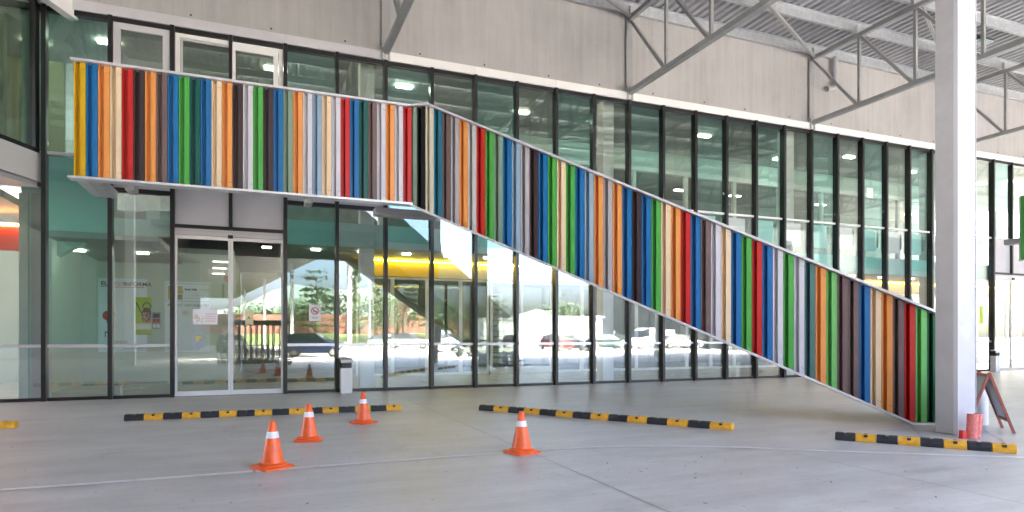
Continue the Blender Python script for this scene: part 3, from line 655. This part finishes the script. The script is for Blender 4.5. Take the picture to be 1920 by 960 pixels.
# ------------------------------------------------------------------ posters, notices and small things inside
PAPER = mat('poster paper', (.78, .86, .96), .6); INK = mat('ink black', (.03, .035, .04), .6); REDI = mat('ink red', (.55, .04, .04), .6); GREYI = mat('ink grey green', (.30, .40, .40), .6)
def flat(parent, x0, x1, h0, h1, m, name, y=-.006, th=.003): return B().box(x0, x1, y, y + th, h0, h1).build(name, m, parent)
bn = thing('wall_banner', 'tall pale banner with a red flower on the interior wall behind the left glass', 'banner', -4.02, IW - .002, .87)
flat(bn, 0, 1.15, 0, 2.0, PAPER, 'sheet')
text('EL', .16, INK, bn, (.06, -.008, 1.80), bold=.004); text('GREMI', .15, GREYI, bn, (.25, -.008, 1.80)); text('INFORMA', .155, INK, bn, (.58, -.008, 1.80), bold=.002, ); flat(bn, .06, 1.09, 1.755, 1.77, REDI, 'underline', -.009)
fl_ = B()
for r_, off in ((.115, 0), (.07, .03)): fl_.tube([(.25 + r_ * math.cos(a / 10 * 5.2 + off * 20), -.010 - off * .05, .98 + r_ * math.sin(a / 10 * 5.2 + off * 20)) for a in range(11)], [.02 + .028 * math.sin(a / 10 * 3.1) for a in range(11)], 6)
for v in fl_.v: v.y = -.009 + (v.y + .009) * .03
fl_.build('flower', mat('flower red', (.60, .05, .05), .6), bn)
sm = B(); sm.box(.235, .25, -.009, -.006, .02, .88).box(.20, .30, -.009, -.006, .78, .86).box(.15, .27, -.009, -.006, .52, .55).box(.15, .17, -.009, -.006, .40, .55).box(.25, .34, -.009, -.006, .60, .63); sm.build('stem', INK, bn)
text('GREMI', .12, GREYI, bn, (.34, -.008, .22)); text('Inf. per Tel. 93 568 81 33', .055, INK, bn, (.58, -.008, .08))
ib = thing('information_board', 'white information board with yellow and green logo left of the sliding door', 'notice board', -2.44, IW - .002, .85)
flat(ib, 0, 1.15, 0, 1.98, PAPER, 'sheet'); q = B()
for (a, b_, c, d_) in ((.03, 1.12, 1.92, 1.93), (.03, 1.12, 1.42, 1.43), (.03, .04, 1.43, 1.92), (1.11, 1.12, 1.43, 1.92)): q.box(a, b_, -.009, -.006, c, d_)
q.build('border', GREYI, ib)
YG = mat('logo yellow', (.62, .48, .08), .6); GG = mat('logo green', (.25, .32, .06), .6)
flat(ib, .08, .28, 1.47, 1.85, YG, 'logo_block', -.009); flat(ib, .30, .44, 1.64, 1.85, YG, 'logo_block', -.009); flat(ib, .30, .44, 1.47, 1.62, GG, 'logo_block', -.009)
text('Rosa', .12, GREYI, ib, (.09, -.012, 1.74)); text('Valls', .11, GREYI, ib, (.27, -.012, 1.66))
text('Rosa Valls', .075, INK, ib, (.50, -.010, 1.74), bold=.003); text('formació', .07, GREYI, ib, (.87, -.010, 1.74))
text('Tel. gm.', .05, GREYI, ib, (.72, -.010, 1.66)); text('Tel. 93 568 82 93', .05, GREYI, ib, (.62, -.010, 1.58)); text('Horari oficina de 9 a 14 h', .05, GREYI, ib, (.50, -.010, 1.50))
text('PUNT INFORMATIU', .105, GREYI, ib, (.19, -.010, 1.28), bold=.002)
for x_ in (.10, 1.04): B().tube([(x_, -.010, 1.32), (x_, -.006, 1.32)], .035, 12).build('dot', YG, ib)
for (x_, z_, w_, h_, m_) in ((.10, .95, .16, .25, WHITE), (.10, .60, .16, .25, WHITE), (.42, 1.02, .24, .16, WHITE), (.70, .82, .06, .18, mat('ink green', (.06, .42, .08), .6)), (.10, .30, .2, .2, WHITE)): flat(ib, x_, x_ + w_, z_, z_ + h_, m_, 'notice', -.009)
q = B()
for x_, z_ in ((.12, 1.12), (.12, 1.06), (.12, 1.0), (.12, .78), (.12, .72), (.45, 1.12), (.45, 1.07)): q.box(x_, x_ + .12, -.0105, -.009, z_, z_ + .012)
q.build('print_lines', mat('ink blue', (.15, .2, .4), .6), ib)
LIME = mat('lime print', (.42, .58, .02), .5)
pp = thing('garden_poster', 'lime green poster with a watering can full of flowers beside the banner', 'poster', -3.14, IW - .03, 1.34)
flat(pp, 0, .38, 0, 1.03, LIME, 'sheet'); flat(pp, .002, .378, .14, .30, WHITE, 'white_field', -.009); flat(pp, .002, .378, .0, .025, GG, 'foot_band', -.009)
text('FIRES', .075, GREYI, pp, (.10, -.010, .06)); text('Poda i jardineria', .035, GG, pp, (.06, -.010, .96)); text('a la primavera', .035, GG, pp, (.12, -.010, .91))
can = B(); can.prism([(.16, -.011, .34), (.34, -.011, .34), (.37, -.011, .58), (.34, -.011, .74), (.20, -.011, .74), (.14, -.011, .58)], 0, (0, .003, 0))
arcs = [(.27 + .10 * math.cos(R(a)), -.0105, .74 + .14 * math.sin(R(a))) for a in range(0, 181, 20)]
for i in range(len(arcs) - 1): can.bar(arcs[i], arcs[i + 1], .003, .028, up=(0, 1, 0)) if False else can.bar(arcs[i], arcs[i + 1], .028, .003, up=(0, 1, 0))
can.bar((.155, -.0105, .56), (.02, -.0105, .88), .03, .003, up=(0, 1, 0)); can.build('watering_can', mat('can dark', (.03, .03, .025), .5), pp)
cols = [mat('petal ' + n_, c_, .6) for n_, c_ in (('violet', (.25, .12, .35)), ('orange', (.65, .25, .04)), ('yellow', (.7, .5, .05)), ('pink', (.5, .15, .25)))]
fw = B()
for i in range(70):
    x_, z_ = random.uniform(.16, .36), random.uniform(.32, .62); r_ = random.uniform(.012, .026)
    fw.add([(x_ + r_ * math.cos(a), -.0125 - i * .00003, z_ + r_ * math.sin(a)) for a in [j * math.pi / 3 for j in range(6)]], [tuple(range(6))], i % 4)
fw.build('flowers', cols, pp)
ic = thing('wall_intercom', 'grey wall panel with two red buttons right of the lime poster', 'wall panel', -2.74, IW - .002, 1.50)
flat(ic, 0, .20, 0, .46, STEEL, 'case', -.04, .038); flat(ic, .02, .18, .31, .42, BLACK, 'display', -.046, .005)
for x_ in (.02, .11): flat(ic, x_, x_ + .075, .18, .27, mat('button red', (.45, .02, .02), .4), 'button', -.05, .01); flat(ic, x_, x_ + .075, .03, .13, WHITE, 'button_label', -.044, .003)
def sheet(u0, u1, h0, h1, label, m=None, d=DF - .055):
    t = thing('paper_notice', label, 'notice', u0, d, h0); flat(t, 0, u1 - u0, 0, h1 - h0, m or mat('white paper', (.75, .76, .76), .6), 'sheet'); return t
pn = sheet(-1.315, -.836, 1.55, 1.875, 'white landscape notice with a pastel picture on the left door leaf')
q = B()
for i in range(24):
    x_, z_ = random.uniform(.02, .2), random.uniform(.03, .2); q.add([(x_ + .02 * math.cos(a) , -.0075, z_ + .02 * math.sin(a)) for a in [j * math.pi / 3 for j in range(6)]], [tuple(range(6))], i % 3)
q.build('picture', [mat('pastel pink', (.75, .45, .42), .6), mat('pastel yellow', (.8, .7, .4), .6), mat('pastel blue', (.5, .6, .75), .6)], pn)
q = B()
for i in range(4): q.box(.24, .45, -.008, -.006, .22 - i * .05, .228 - i * .05)
q.build('print_lines', REDI, pn)
pn = sheet(-1.29, -1.10, 1.05, 1.33, 'blue grey notice with a small yellow square low on the left door leaf', mat('blue grey paper', (.30, .36, .46), .6)); flat(pn, .04, .14, .14, .24, YG, 'square', -.009); flat(pn, .10, .14, .14, .18, GG, 'square', -.011)
ns = sheet(1.056, 1.316, 1.64, 2.01, 'white no smoking sign on the glass right of the sliding doors')
q = B(); ring = [(.13 + .075 * math.cos(R(a)), -.008, .23 + .075 * math.sin(R(a))) for a in range(0, 361, 20)]
for i in range(18): q.bar(ring[i], ring[i + 1], .003, .018)
q.bar((.08, -.008, .28), (.18, -.008, .18), .003, .016); q.build('prohibition_ring', REDI, ns)
q = B(); q.box(.085, .175, -.0075, -.006, .222, .238).box(.05, .21, -.0075, -.006, .09, .098).box(.07, .19, -.0075, -.006, .06, .066); q.build('cigarette', INK, ns)
pn = sheet(-.28, -.12, 1.55, 1.85, 'yellowish notice taped to the right door leaf', mat('cream paper', (.72, .62, .35), .6)); text('A', .1, INK, pn, (.04, -.008, .12))
u_ = mk(14) + .22; pn = sheet(u_, u_ + .30, 5.9, 6.25, 'white paper taped to an upper pane above the stair')
pn = sheet(on_plane(1833, DF) , on_plane(1840, DF), 1.75, 2.4, 'lime green notice on the glass right of the column', LIME)
ex = thing('fire_extinguisher', 'red fire extinguisher standing inside the upper left window', 'fire extinguisher', -5.02, DF + .62, 5.55)
B().lathe((0, 0, 0), [(.075, 0), (.085, .02), (.085, .42), (.06, .48), (.025, .50), (.025, .54)], 18).build('cylinder', mat('extinguisher red', (.50, .02, .02), .3), ex, True)
B().box(-.06, .06, -.02, .02, .545, .60).build('valve', BLACK, ex); B().tube([(.05, 0, .57), (.12, 0, .5), (.11, 0, .2)], .012, 8).build('hose', BLACK, ex, True)
# ------------------------------------------------------------------ the car park behind the camera, seen in the glass
side = B(); side.prism([(-45, -2.5, 8.0), (-3.0, -2.5, 8.0), (6.8, -12, 8.0), (6.8, -14, 8.0), (-4, -93, 8.0), (-45, -93, 8.0)], 0, (0, 0, 2.7))
sc = thing('side_canopy', 'dark flat canopy on the left of the car park, mirrored above the trolleys', 'canopy', 0, 0)
side.build('roof', mat('dark canopy', (.10, .10, .10), .7), sc)
for (u, d) in ((5.6, -14), (3.0, -32), (.6, -50), (-1.9, -68), (-20, -14), (-20, -40)): B().box(u - .15, u + .15, d - .15, d + .15, .004, 8).build('post', M_COL, sc)
for i in range(5): B().box(-3 - i * .4, -1.8 - i * .4, -20 - 6 * i, -19.8 - 6 * i, 7.9, 7.99).build('lamp', LAMP, sc)
def car(u, d, rz, col, label, van=False):
    c = thing('delivery_van' if van else 'parked_car', label, 'van' if van else 'car', u, d, 0, rz, 'vehicles in the car park')
    pm = mat('car paint ' + str(col), col, .25, .2); GL = mat('car glass', (.02, .025, .03), .08)
    if van: st = [(-2.4, .35, .95, .95, .80, .80), (-2.35, .3, 1.15, 1.9, .92, .82), (.7, .28, 1.2, 1.98, .95, .84), (1.25, .28, 1.15, 1.75, .95, .76), (1.75, .28, 1.05, 1.06, .93, .80), (2.35, .32, .85, .86, .85, .7), (2.42, .4, .7, .71, .75, .6)]
    else: st = [(-2.05, .40, .75, .76, .70, .6), (-1.98, .32, .93, 1.0, .80, .66), (-1.45, .28, .95, 1.38, .86, .60), (-.2, .25, .95, 1.47, .88, .62), (.45, .25, .94, 1.38, .88, .60), (1.05, .25, .92, .94, .87, .66), (1.85, .28, .74, .76, .80, .62), (2.08, .38, .62, .63, .66, .5)]
    b = B(); cab = B(); n = len(st); vs = []; cv = []
    for (x, zb, zl, zt, w1, w2) in st:
        vs += [(x, -w1, zb), (x, -w1 * 1.02, (zb + zl) / 2), (x, -w1 * .96, zl), (x, w1 * .96, zl), (x, w1 * 1.02, (zb + zl) / 2), (x, w1, zb)]
        cv += [(x, -w1 * .94, zl + .002), (x, -w2, zt + .003), (x, w2, zt + .003), (x, w1 * .94, zl + .002)]
    fs = [(i * 6 + j, i * 6 + (j + 1) % 6, (i + 1) * 6 + (j + 1) % 6, (i + 1) * 6 + j) for i in range(n - 1) for j in range(6)] + [(5, 4, 3, 2, 1, 0), tuple((n - 1) * 6 + j for j in range(6))]
    b.add(vs, fs); b.build('body', pm, c, True)
    fs = [(i * 4 + j, i * 4 + j + 1, (i + 1) * 4 + j + 1, (i + 1) * 4 + j) for i in range(n - 1) for j in (0, 2)]
    if van:
        b = B(); b.add(cv, [(i * 4 + j, i * 4 + j + 1, (i + 1) * 4 + j + 1, (i + 1) * 4 + j) for i in range(0, 2) for j in (0, 2)]); b.build('cargo_side', pm, c)
        fs = [f for f in fs if f[0] >= 8]
    cab.add(cv, fs); cab.build('window', GL, c)
    b = B(); b.add(cv, [(i * 4 + 1, i * 4 + 2, (i + 1) * 4 + 2, (i + 1) * 4 + 1) for i in range(n - 1) if not (st[i + 1][3] < st[i][3] - .25 or st[i + 1][3] > st[i][3] + .25)]); b.build('roof', pm, c)
    b = B(); b.add(cv, [(i * 4 + 1, i * 4 + 2, (i + 1) * 4 + 2, (i + 1) * 4 + 1) for i in range(n - 1) if (st[i + 1][3] < st[i][3] - .25 or st[i + 1][3] > st[i][3] + .25)]); b.build('windscreen', GL, c)
    for x in ((-1.55, 1.5) if van else (-1.3, 1.3)):
        for s in (-1, 1):
            w = B().tube([(x, s * .70, .32), (x, s * .92, .32)], .32, 18).build('wheel', mat('tyre', (.015, .015, .015), .7), c, True)
            B().tube([(x, s * .921, .32), (x, s * .935, .32)], .19, 12).build('rim', mat('rim', (.4, .4, .42), .3, .6), w, True)
    xf = st[-1][0]
    for s in (-1, 1):
        B().box(xf - .22, xf - .02, s * .62 - .14, s * .62 + .14, .60, .74).build('headlight', mat('headlight', (.7, .72, .75), .1), c)
        B().box(st[0][0] - .005, st[0][0] + .08, s * .66 - .1, s * .66 + .1, .68, .92).build('tail_light', mat('tail red', (.4, .01, .01), .2), c)
    return c
for (px, py, rz, col, lab, van) in (
        (435, 660, 1.35, (.55, .56, .57), 'silver car mirrored behind the trolleys in the sliding door', False),
        (585, 664, .15, (.012, .03, .10), 'dark blue hatchback mirrored left of the litter bin', False),
        (600, 657, .1, (.03, .035, .04), 'charcoal car mirrored just behind the dark blue hatchback', False),
        (770, 657, .3, (.60, .61, .62), 'silver car mirrored left of the white delivery van', False),
        (725, 655, .2, (.25, .5, .35), 'pale green car mirrored in the pane under the landing', False),
        (855, 656, 3.14, (.75, .75, .75), 'white delivery van mirrored in the pane left of the shop doors', True),
        (905, 664, 2.9, (.02, .022, .025), 'black car mirrored in front of the white delivery van', False),
        (1075, 655, .2, (.04, .045, .05), 'dark grey car mirrored right of the shop doors', False),
        (1045, 655, 1.4, (.16, .03, .03), 'dark red car mirrored behind the shop door frame', False),
        (1140, 655, .15, (.02, .05, .05), 'dark green car mirrored before the white kiosk', False),
        (1215, 656, 3.1, (.72, .72, .72), 'white van mirrored under the middle of the stair', True),
        (1275, 657, .1, (.5, .5, .52), 'light grey car mirrored below the stair', False)):
    u, d = mirrored(px, py); car(u, d, rz, col, lab, van)
# trolley row just behind the camera
TK = mat('trolley black', (.02, .02, .022), .5)
for i in range(10):
    u, d = -1.3 + i * .25, -1.6 - .05 * i
    t = thing('goods_trolley', ['first', 'second', 'third', 'fourth', 'fifth', 'sixth', 'seventh', 'eighth', 'ninth', 'tenth'][i] + ' black goods trolley from the left in the mirrored row', 'trolley', u, d, 0, .25, 'nested goods trolleys')
    B().box(-.45, .45, -.3, .3, .24, .28).build('platform', TK, t)
    q = B()
    for x in (-.42, .42): q.tube([(x, -.28, .26), (x, -.28, 1.95)], .026, 8)
    q.box(-.44, .44, -.295, -.265, 1.80, 2.05); q.build('push_frame', TK, t)
    q = B()
    for x in (-.42, 0, .42): q.tube([(x, .28, .26), (x, .28, .85)], .014, 6)
    for h in (.55, .85): q.bar((-.44, .28, h), (.44, .28, h), .025, .025); q.bar((-.43, -.28, h + .1), (-.43, .28, h), .02, .02); q.bar((.43, -.28, h + .1), (.43, .28, h), .02, .02)
    q.build('rail', TK, t)
    for x in (-.36, .36):
        for y in (-.24, .24): B().tube([(x - .025, y, .115), (x + .025, y, .115)], .11, 12).build('wheel', TK, t, True)
# kiosk, wall, bank, hills
u, d = mirrored_depth(1040, 70)
kz = thing('white_kiosk', 'low white service building mirrored in the panes right of the shop doors', 'building', u, d, 0, .1)
B().box(-5, 5, -2, 2, .004, 3.3).build('wall', WHITE, kz); B().box(-5.2, 5.2, -2.2, 2.2, 3.3, 3.5).build('roof', PANELG, kz)
for x in (-3.4, .2): B().box(x, x + 1.2, 2.0, 2.05, .1, 2.2).build('door', PANELG, kz)
bank = B(); GRS = mat('grass', (.07, .10, .03), .9, var=.35, scale=.5)
bank.prism([(-160, -62, 0), (-160, -70, 1.6), (-160, -130, 1.8), (-160, -130, 0)], 0, (380, 0, 0)); struct(put(bank.build('grass_bank', GRS), 0, 0))
bw = B(); bw.box(-120, 150, -73.4, -73, 1.4, 4.6); tag(put(bw.build('boundary_wall', mat('terracotta wall', (.21, .09, .065), .8, var=.15)), 0, 0), 'long low terracotta wall beyond the car park, mirrored in the glass', 'wall')
LEAFM = [mat('leaf dark', (.025, .05, .02), .7), mat('leaf mid', (.05, .095, .03), .7), mat('leaf light', (.085, .14, .045), .7)]
BARK = mat('bark', (.09, .07, .05), .9, var=.3)
def tree(px, Z, hgt, rad, kind, label):
    u, d = mirrored_depth(px, Z); t = thing('tree', label, 'tree', u, d, 0, random.uniform(0, 6), 'trees beyond the car park')
    b = B(); b.tube([(0, 0, 0), (.1, .05, hgt * .4), (.0, .1, hgt * .9)], [.03 * hgt, .02 * hgt, .004 * hgt], 8)
    for i in range(14):
        a, z = random.uniform(0, 6.28), random.uniform(.35, .85) * hgt; l_ = rad * random.uniform(.5, .95) * (1 if kind != 'cypress' else .4)
        b.tube([(0, 0, z), (l_ * .5 * math.cos(a), l_ * .5 * math.sin(a), z + l_ * .25), (l_ * math.cos(a), l_ * math.sin(a), z + l_ * (.55 if kind != 'pine' else .12))], [.008 * hgt, .005 * hgt, .002 * hgt], 5)
    b.build('trunk', BARK, t)
    if kind == 'bare':
        q = B()
        for i in range(260):
            a, z = random.uniform(0, 6.28), random.uniform(.3, 1.0) * hgt; l_ = rad * random.uniform(.3, 1) * (1.15 - z / hgt)
            p = Vector((0, 0, z)); e = p + Vector((l_ * math.cos(a), l_ * math.sin(a), l_ * .5)); q.bar(p, e, .05, .05)
        q.build('crown', mat('twigs', (.16, .11, .07), .9), t); return
    q = B(); N = 60 if kind != 'cypress' else 70
    for i in range(N):
        if kind == 'cypress': z = random.uniform(.06, 1) * hgt; rr_ = rad * (1 - (z / hgt) ** 2.2) * random.uniform(.3, 1); a = random.uniform(0, 6.28); c = Vector((rr_ * math.cos(a), rr_ * math.sin(a), z)); s = rad * .4
        elif kind == 'pine': z = random.uniform(.25, 1) * hgt; rr_ = rad * (1.1 - z / hgt) ** .7 * random.uniform(.3, 1); a = random.uniform(0, 6.28); c = Vector((rr_ * math.cos(a), rr_ * math.sin(a), round(z * 1.1) / 1.1)); s = rad * .25
        else:
            v = Vector((random.gauss(0, 1), random.gauss(0, 1), random.gauss(0, 1))).normalized() * random.uniform(.45, 1); c = Vector((v.x * rad, v.y * rad, hgt * .62 + v.z * hgt * .36)); s = rad * .3
        mi = random.choice([0, 0, 1, 1, 2])
        for j in range(26):
            p = c + Vector((random.gauss(0, s * .5), random.gauss(0, s * .5), random.gauss(0, s * (.4 if kind != 'pine' else .12)))); e = random.uniform(.12, .28)
            a1 = Vector((random.uniform(-1, 1), random.uniform(-1, 1), random.uniform(-1, 1))).normalized(); a2 = a1.orthogonal().normalized()
            q.add([p - a1 * e, p + a2 * e * .6, p + a1 * e, p - a2 * e * .6], [(0, 1, 2, 3)], mi)
    q.build('crown', LEAFM, t)
for a in ((662, 100, 16.5, 1.1, 'cypress', 'tall slim cypress mirrored in the pane above the litter bin'), (701, 105, 12.5, 1.3, 'cypress', 'shorter dark cypress mirrored at the edge of the pane'),
          (598, 96, 11.5, 4.2, 'pine', 'layered cedar mirrored right of the sliding doors'), (632, 104, 9.5, 4.5, 'round', 'round leafy tree mirrored behind the cedar'),
          (560, 100, 8.0, 3.6, 'round', 'bushy tree mirrored beside the door frame'), (700, 92, 8.5, 4.0, 'round', 'round tree mirrored next to the landing post'),
          (758, 92, 12.5, 3.6, 'bare', 'bare twiggy tree mirrored in the pane under the landing'), (800, 95, 9.5, 3.4, 'pine', 'dark pine mirrored behind the diagonal'),
          (745, 98, 7.0, 4.2, 'round', 'broad bush like tree mirrored below the bare tree'), (860, 96, 7.2, 4.4, 'round', 'broad tree mirrored over the white van'), (925, 100, 7.0, 4.2, 'round', 'tree mirrored beside the shop door'),
          (510, 110, 7.0, 4.5, 'round', 'tree mirrored over the trolleys'), (455, 112, 7.0, 4.4, 'round', 'tree mirrored at the edge of the dark canopy'),
          (1060, 110, 7.5, 4.2, 'round', 'tree mirrored over the white kiosk'), (1150, 108, 7.0, 4.5, 'round', 'tree mirrored under the stair'), (1250, 110, 7.0, 4.4, 'round', 'tree mirrored far right under the stair'), (1130, 112, 9.5, 1.0, 'cypress', 'small cypress mirrored right of the kiosk')): tree(*a)
hd = B()
for i in range(9000):
    u, d = random.uniform(-110, 140), random.uniform(-82, -76); h = 1.7 + random.uniform(0, 1) ** .7 * (3.1 + .9 * math.sin(u * .35) + .5 * math.sin(u * 1.1)); e = random.uniform(.2, .4)
    a1 = Vector((random.uniform(-1, 1), random.uniform(-1, 1), random.uniform(-1, 1))).normalized(); a2 = a1.orthogonal().normalized(); p = Vector((u, d, h))
    hd.add([p - a1 * e, p + a2 * e * .6, p + a1 * e, p - a2 * e * .6], [(0, 1, 2, 3)], i % 3)
o = put(hd.build('hedge_mass', LEAFM), 0, 0); o['kind'] = 'stuff'; o['label'] = 'continuous mass of green shrubs behind the terracotta wall'
hl = B(); N = 90
vs = []
for i in range(N + 1):
    u = -1400 + 2900 * i / N; h = 35 + 22 * math.sin(u * .006 + 1) + 14 * math.sin(u * .017) + 6 * math.sin(u * .05); vs += [(u, -820, -2), (u, -880, h), (u, -890, -2)]
hl.add(vs, [(i * 3 + j, i * 3 + 3 + j, i * 3 + 4 + j, i * 3 + 1 + j) for i in range(N) for j in (0, 1)]); struct(put(hl.build('hills', mat('wooded hills', (.10, .13, .12), .9, var=.2, scale=.02)), 0, 0))
for (px, Z, lab) in ((688, 62, 'slim grey lamp post mirrored in the pane under the landing'), (1300, 66, 'slim grey lamp post mirrored far right under the stair')):
    u, d = mirrored_depth(px, Z); t = thing('lamp_post', lab, 'lamp post', u, d)
    B().tube([(0, 0, 0), (0, 0, 4), (0, 0, 7.5)], [.09, .07, .05], 10).build('pole', GALV, t, True); B().box(-.12, .12, -.1, .7, 7.45, 7.6).build('lamp_head', GALV, t)

hall = thing('added_hall', 'added grey hall across the yard, keeping bright sky out of the panes at the right', 'building', 41, -12)  # made-up hall, placed to block bright sky from the right-hand reflections
HG = mat('hall wall', (.085, .09, .085), .8, var=.08)
B().box(0, 80, -30, 0, .004, 11.5).build('wall', HG, hall); B().box(-.3, 80.3, -30.3, .3, 11.5, 11.9).build('roof', STEEL, hall)
for i in range(8): B().box(4 + i * 9, 8.5 + i * 9, .0, .06, .01, 4.2).build('roller_door', PANELG, hall)
for i in range(8): B().box(4 + i * 9, 8.5 + i * 9, .0, .05, 6.0, 7.6).build('window', mat('hall window', (.05, .07, .08), .1), hall)
sh = thing('added_side_hall', 'added dark grey wall under the side canopy, keeping bright sky out of the leftmost panes', 'building', -5, -34)  # made-up wall that closes off the bright sky band mirrored at the left
B().box(-45, 0, -.4, 0, .004, 7.99).build('wall', mat('side hall wall', (.22, .23, .23), .8, var=.08), sh)
for i in range(4): B().box(-9 - i * 9, -4 - i * 9, .0, .06, .01, 4.0).build('roller_door', STEEL, sh)

B().box(12, 80, .07, 7, .004, 11.0).build('added_annex_wall', HG, hall); B().box(11.8, 80.2, .4, 7.2, 11.0, 11.3).build('added_annex_roof', STEEL, hall)  # annex added to hide the sunlit yard from the far entrance glass
B().box(-8.4, -8.0, .01, 42, .004, 7.99).build('sky_block_wall', mat('side hall wall', (0, 0, 0), .8), sh)  # unseen wall added to shut out sky light from the left
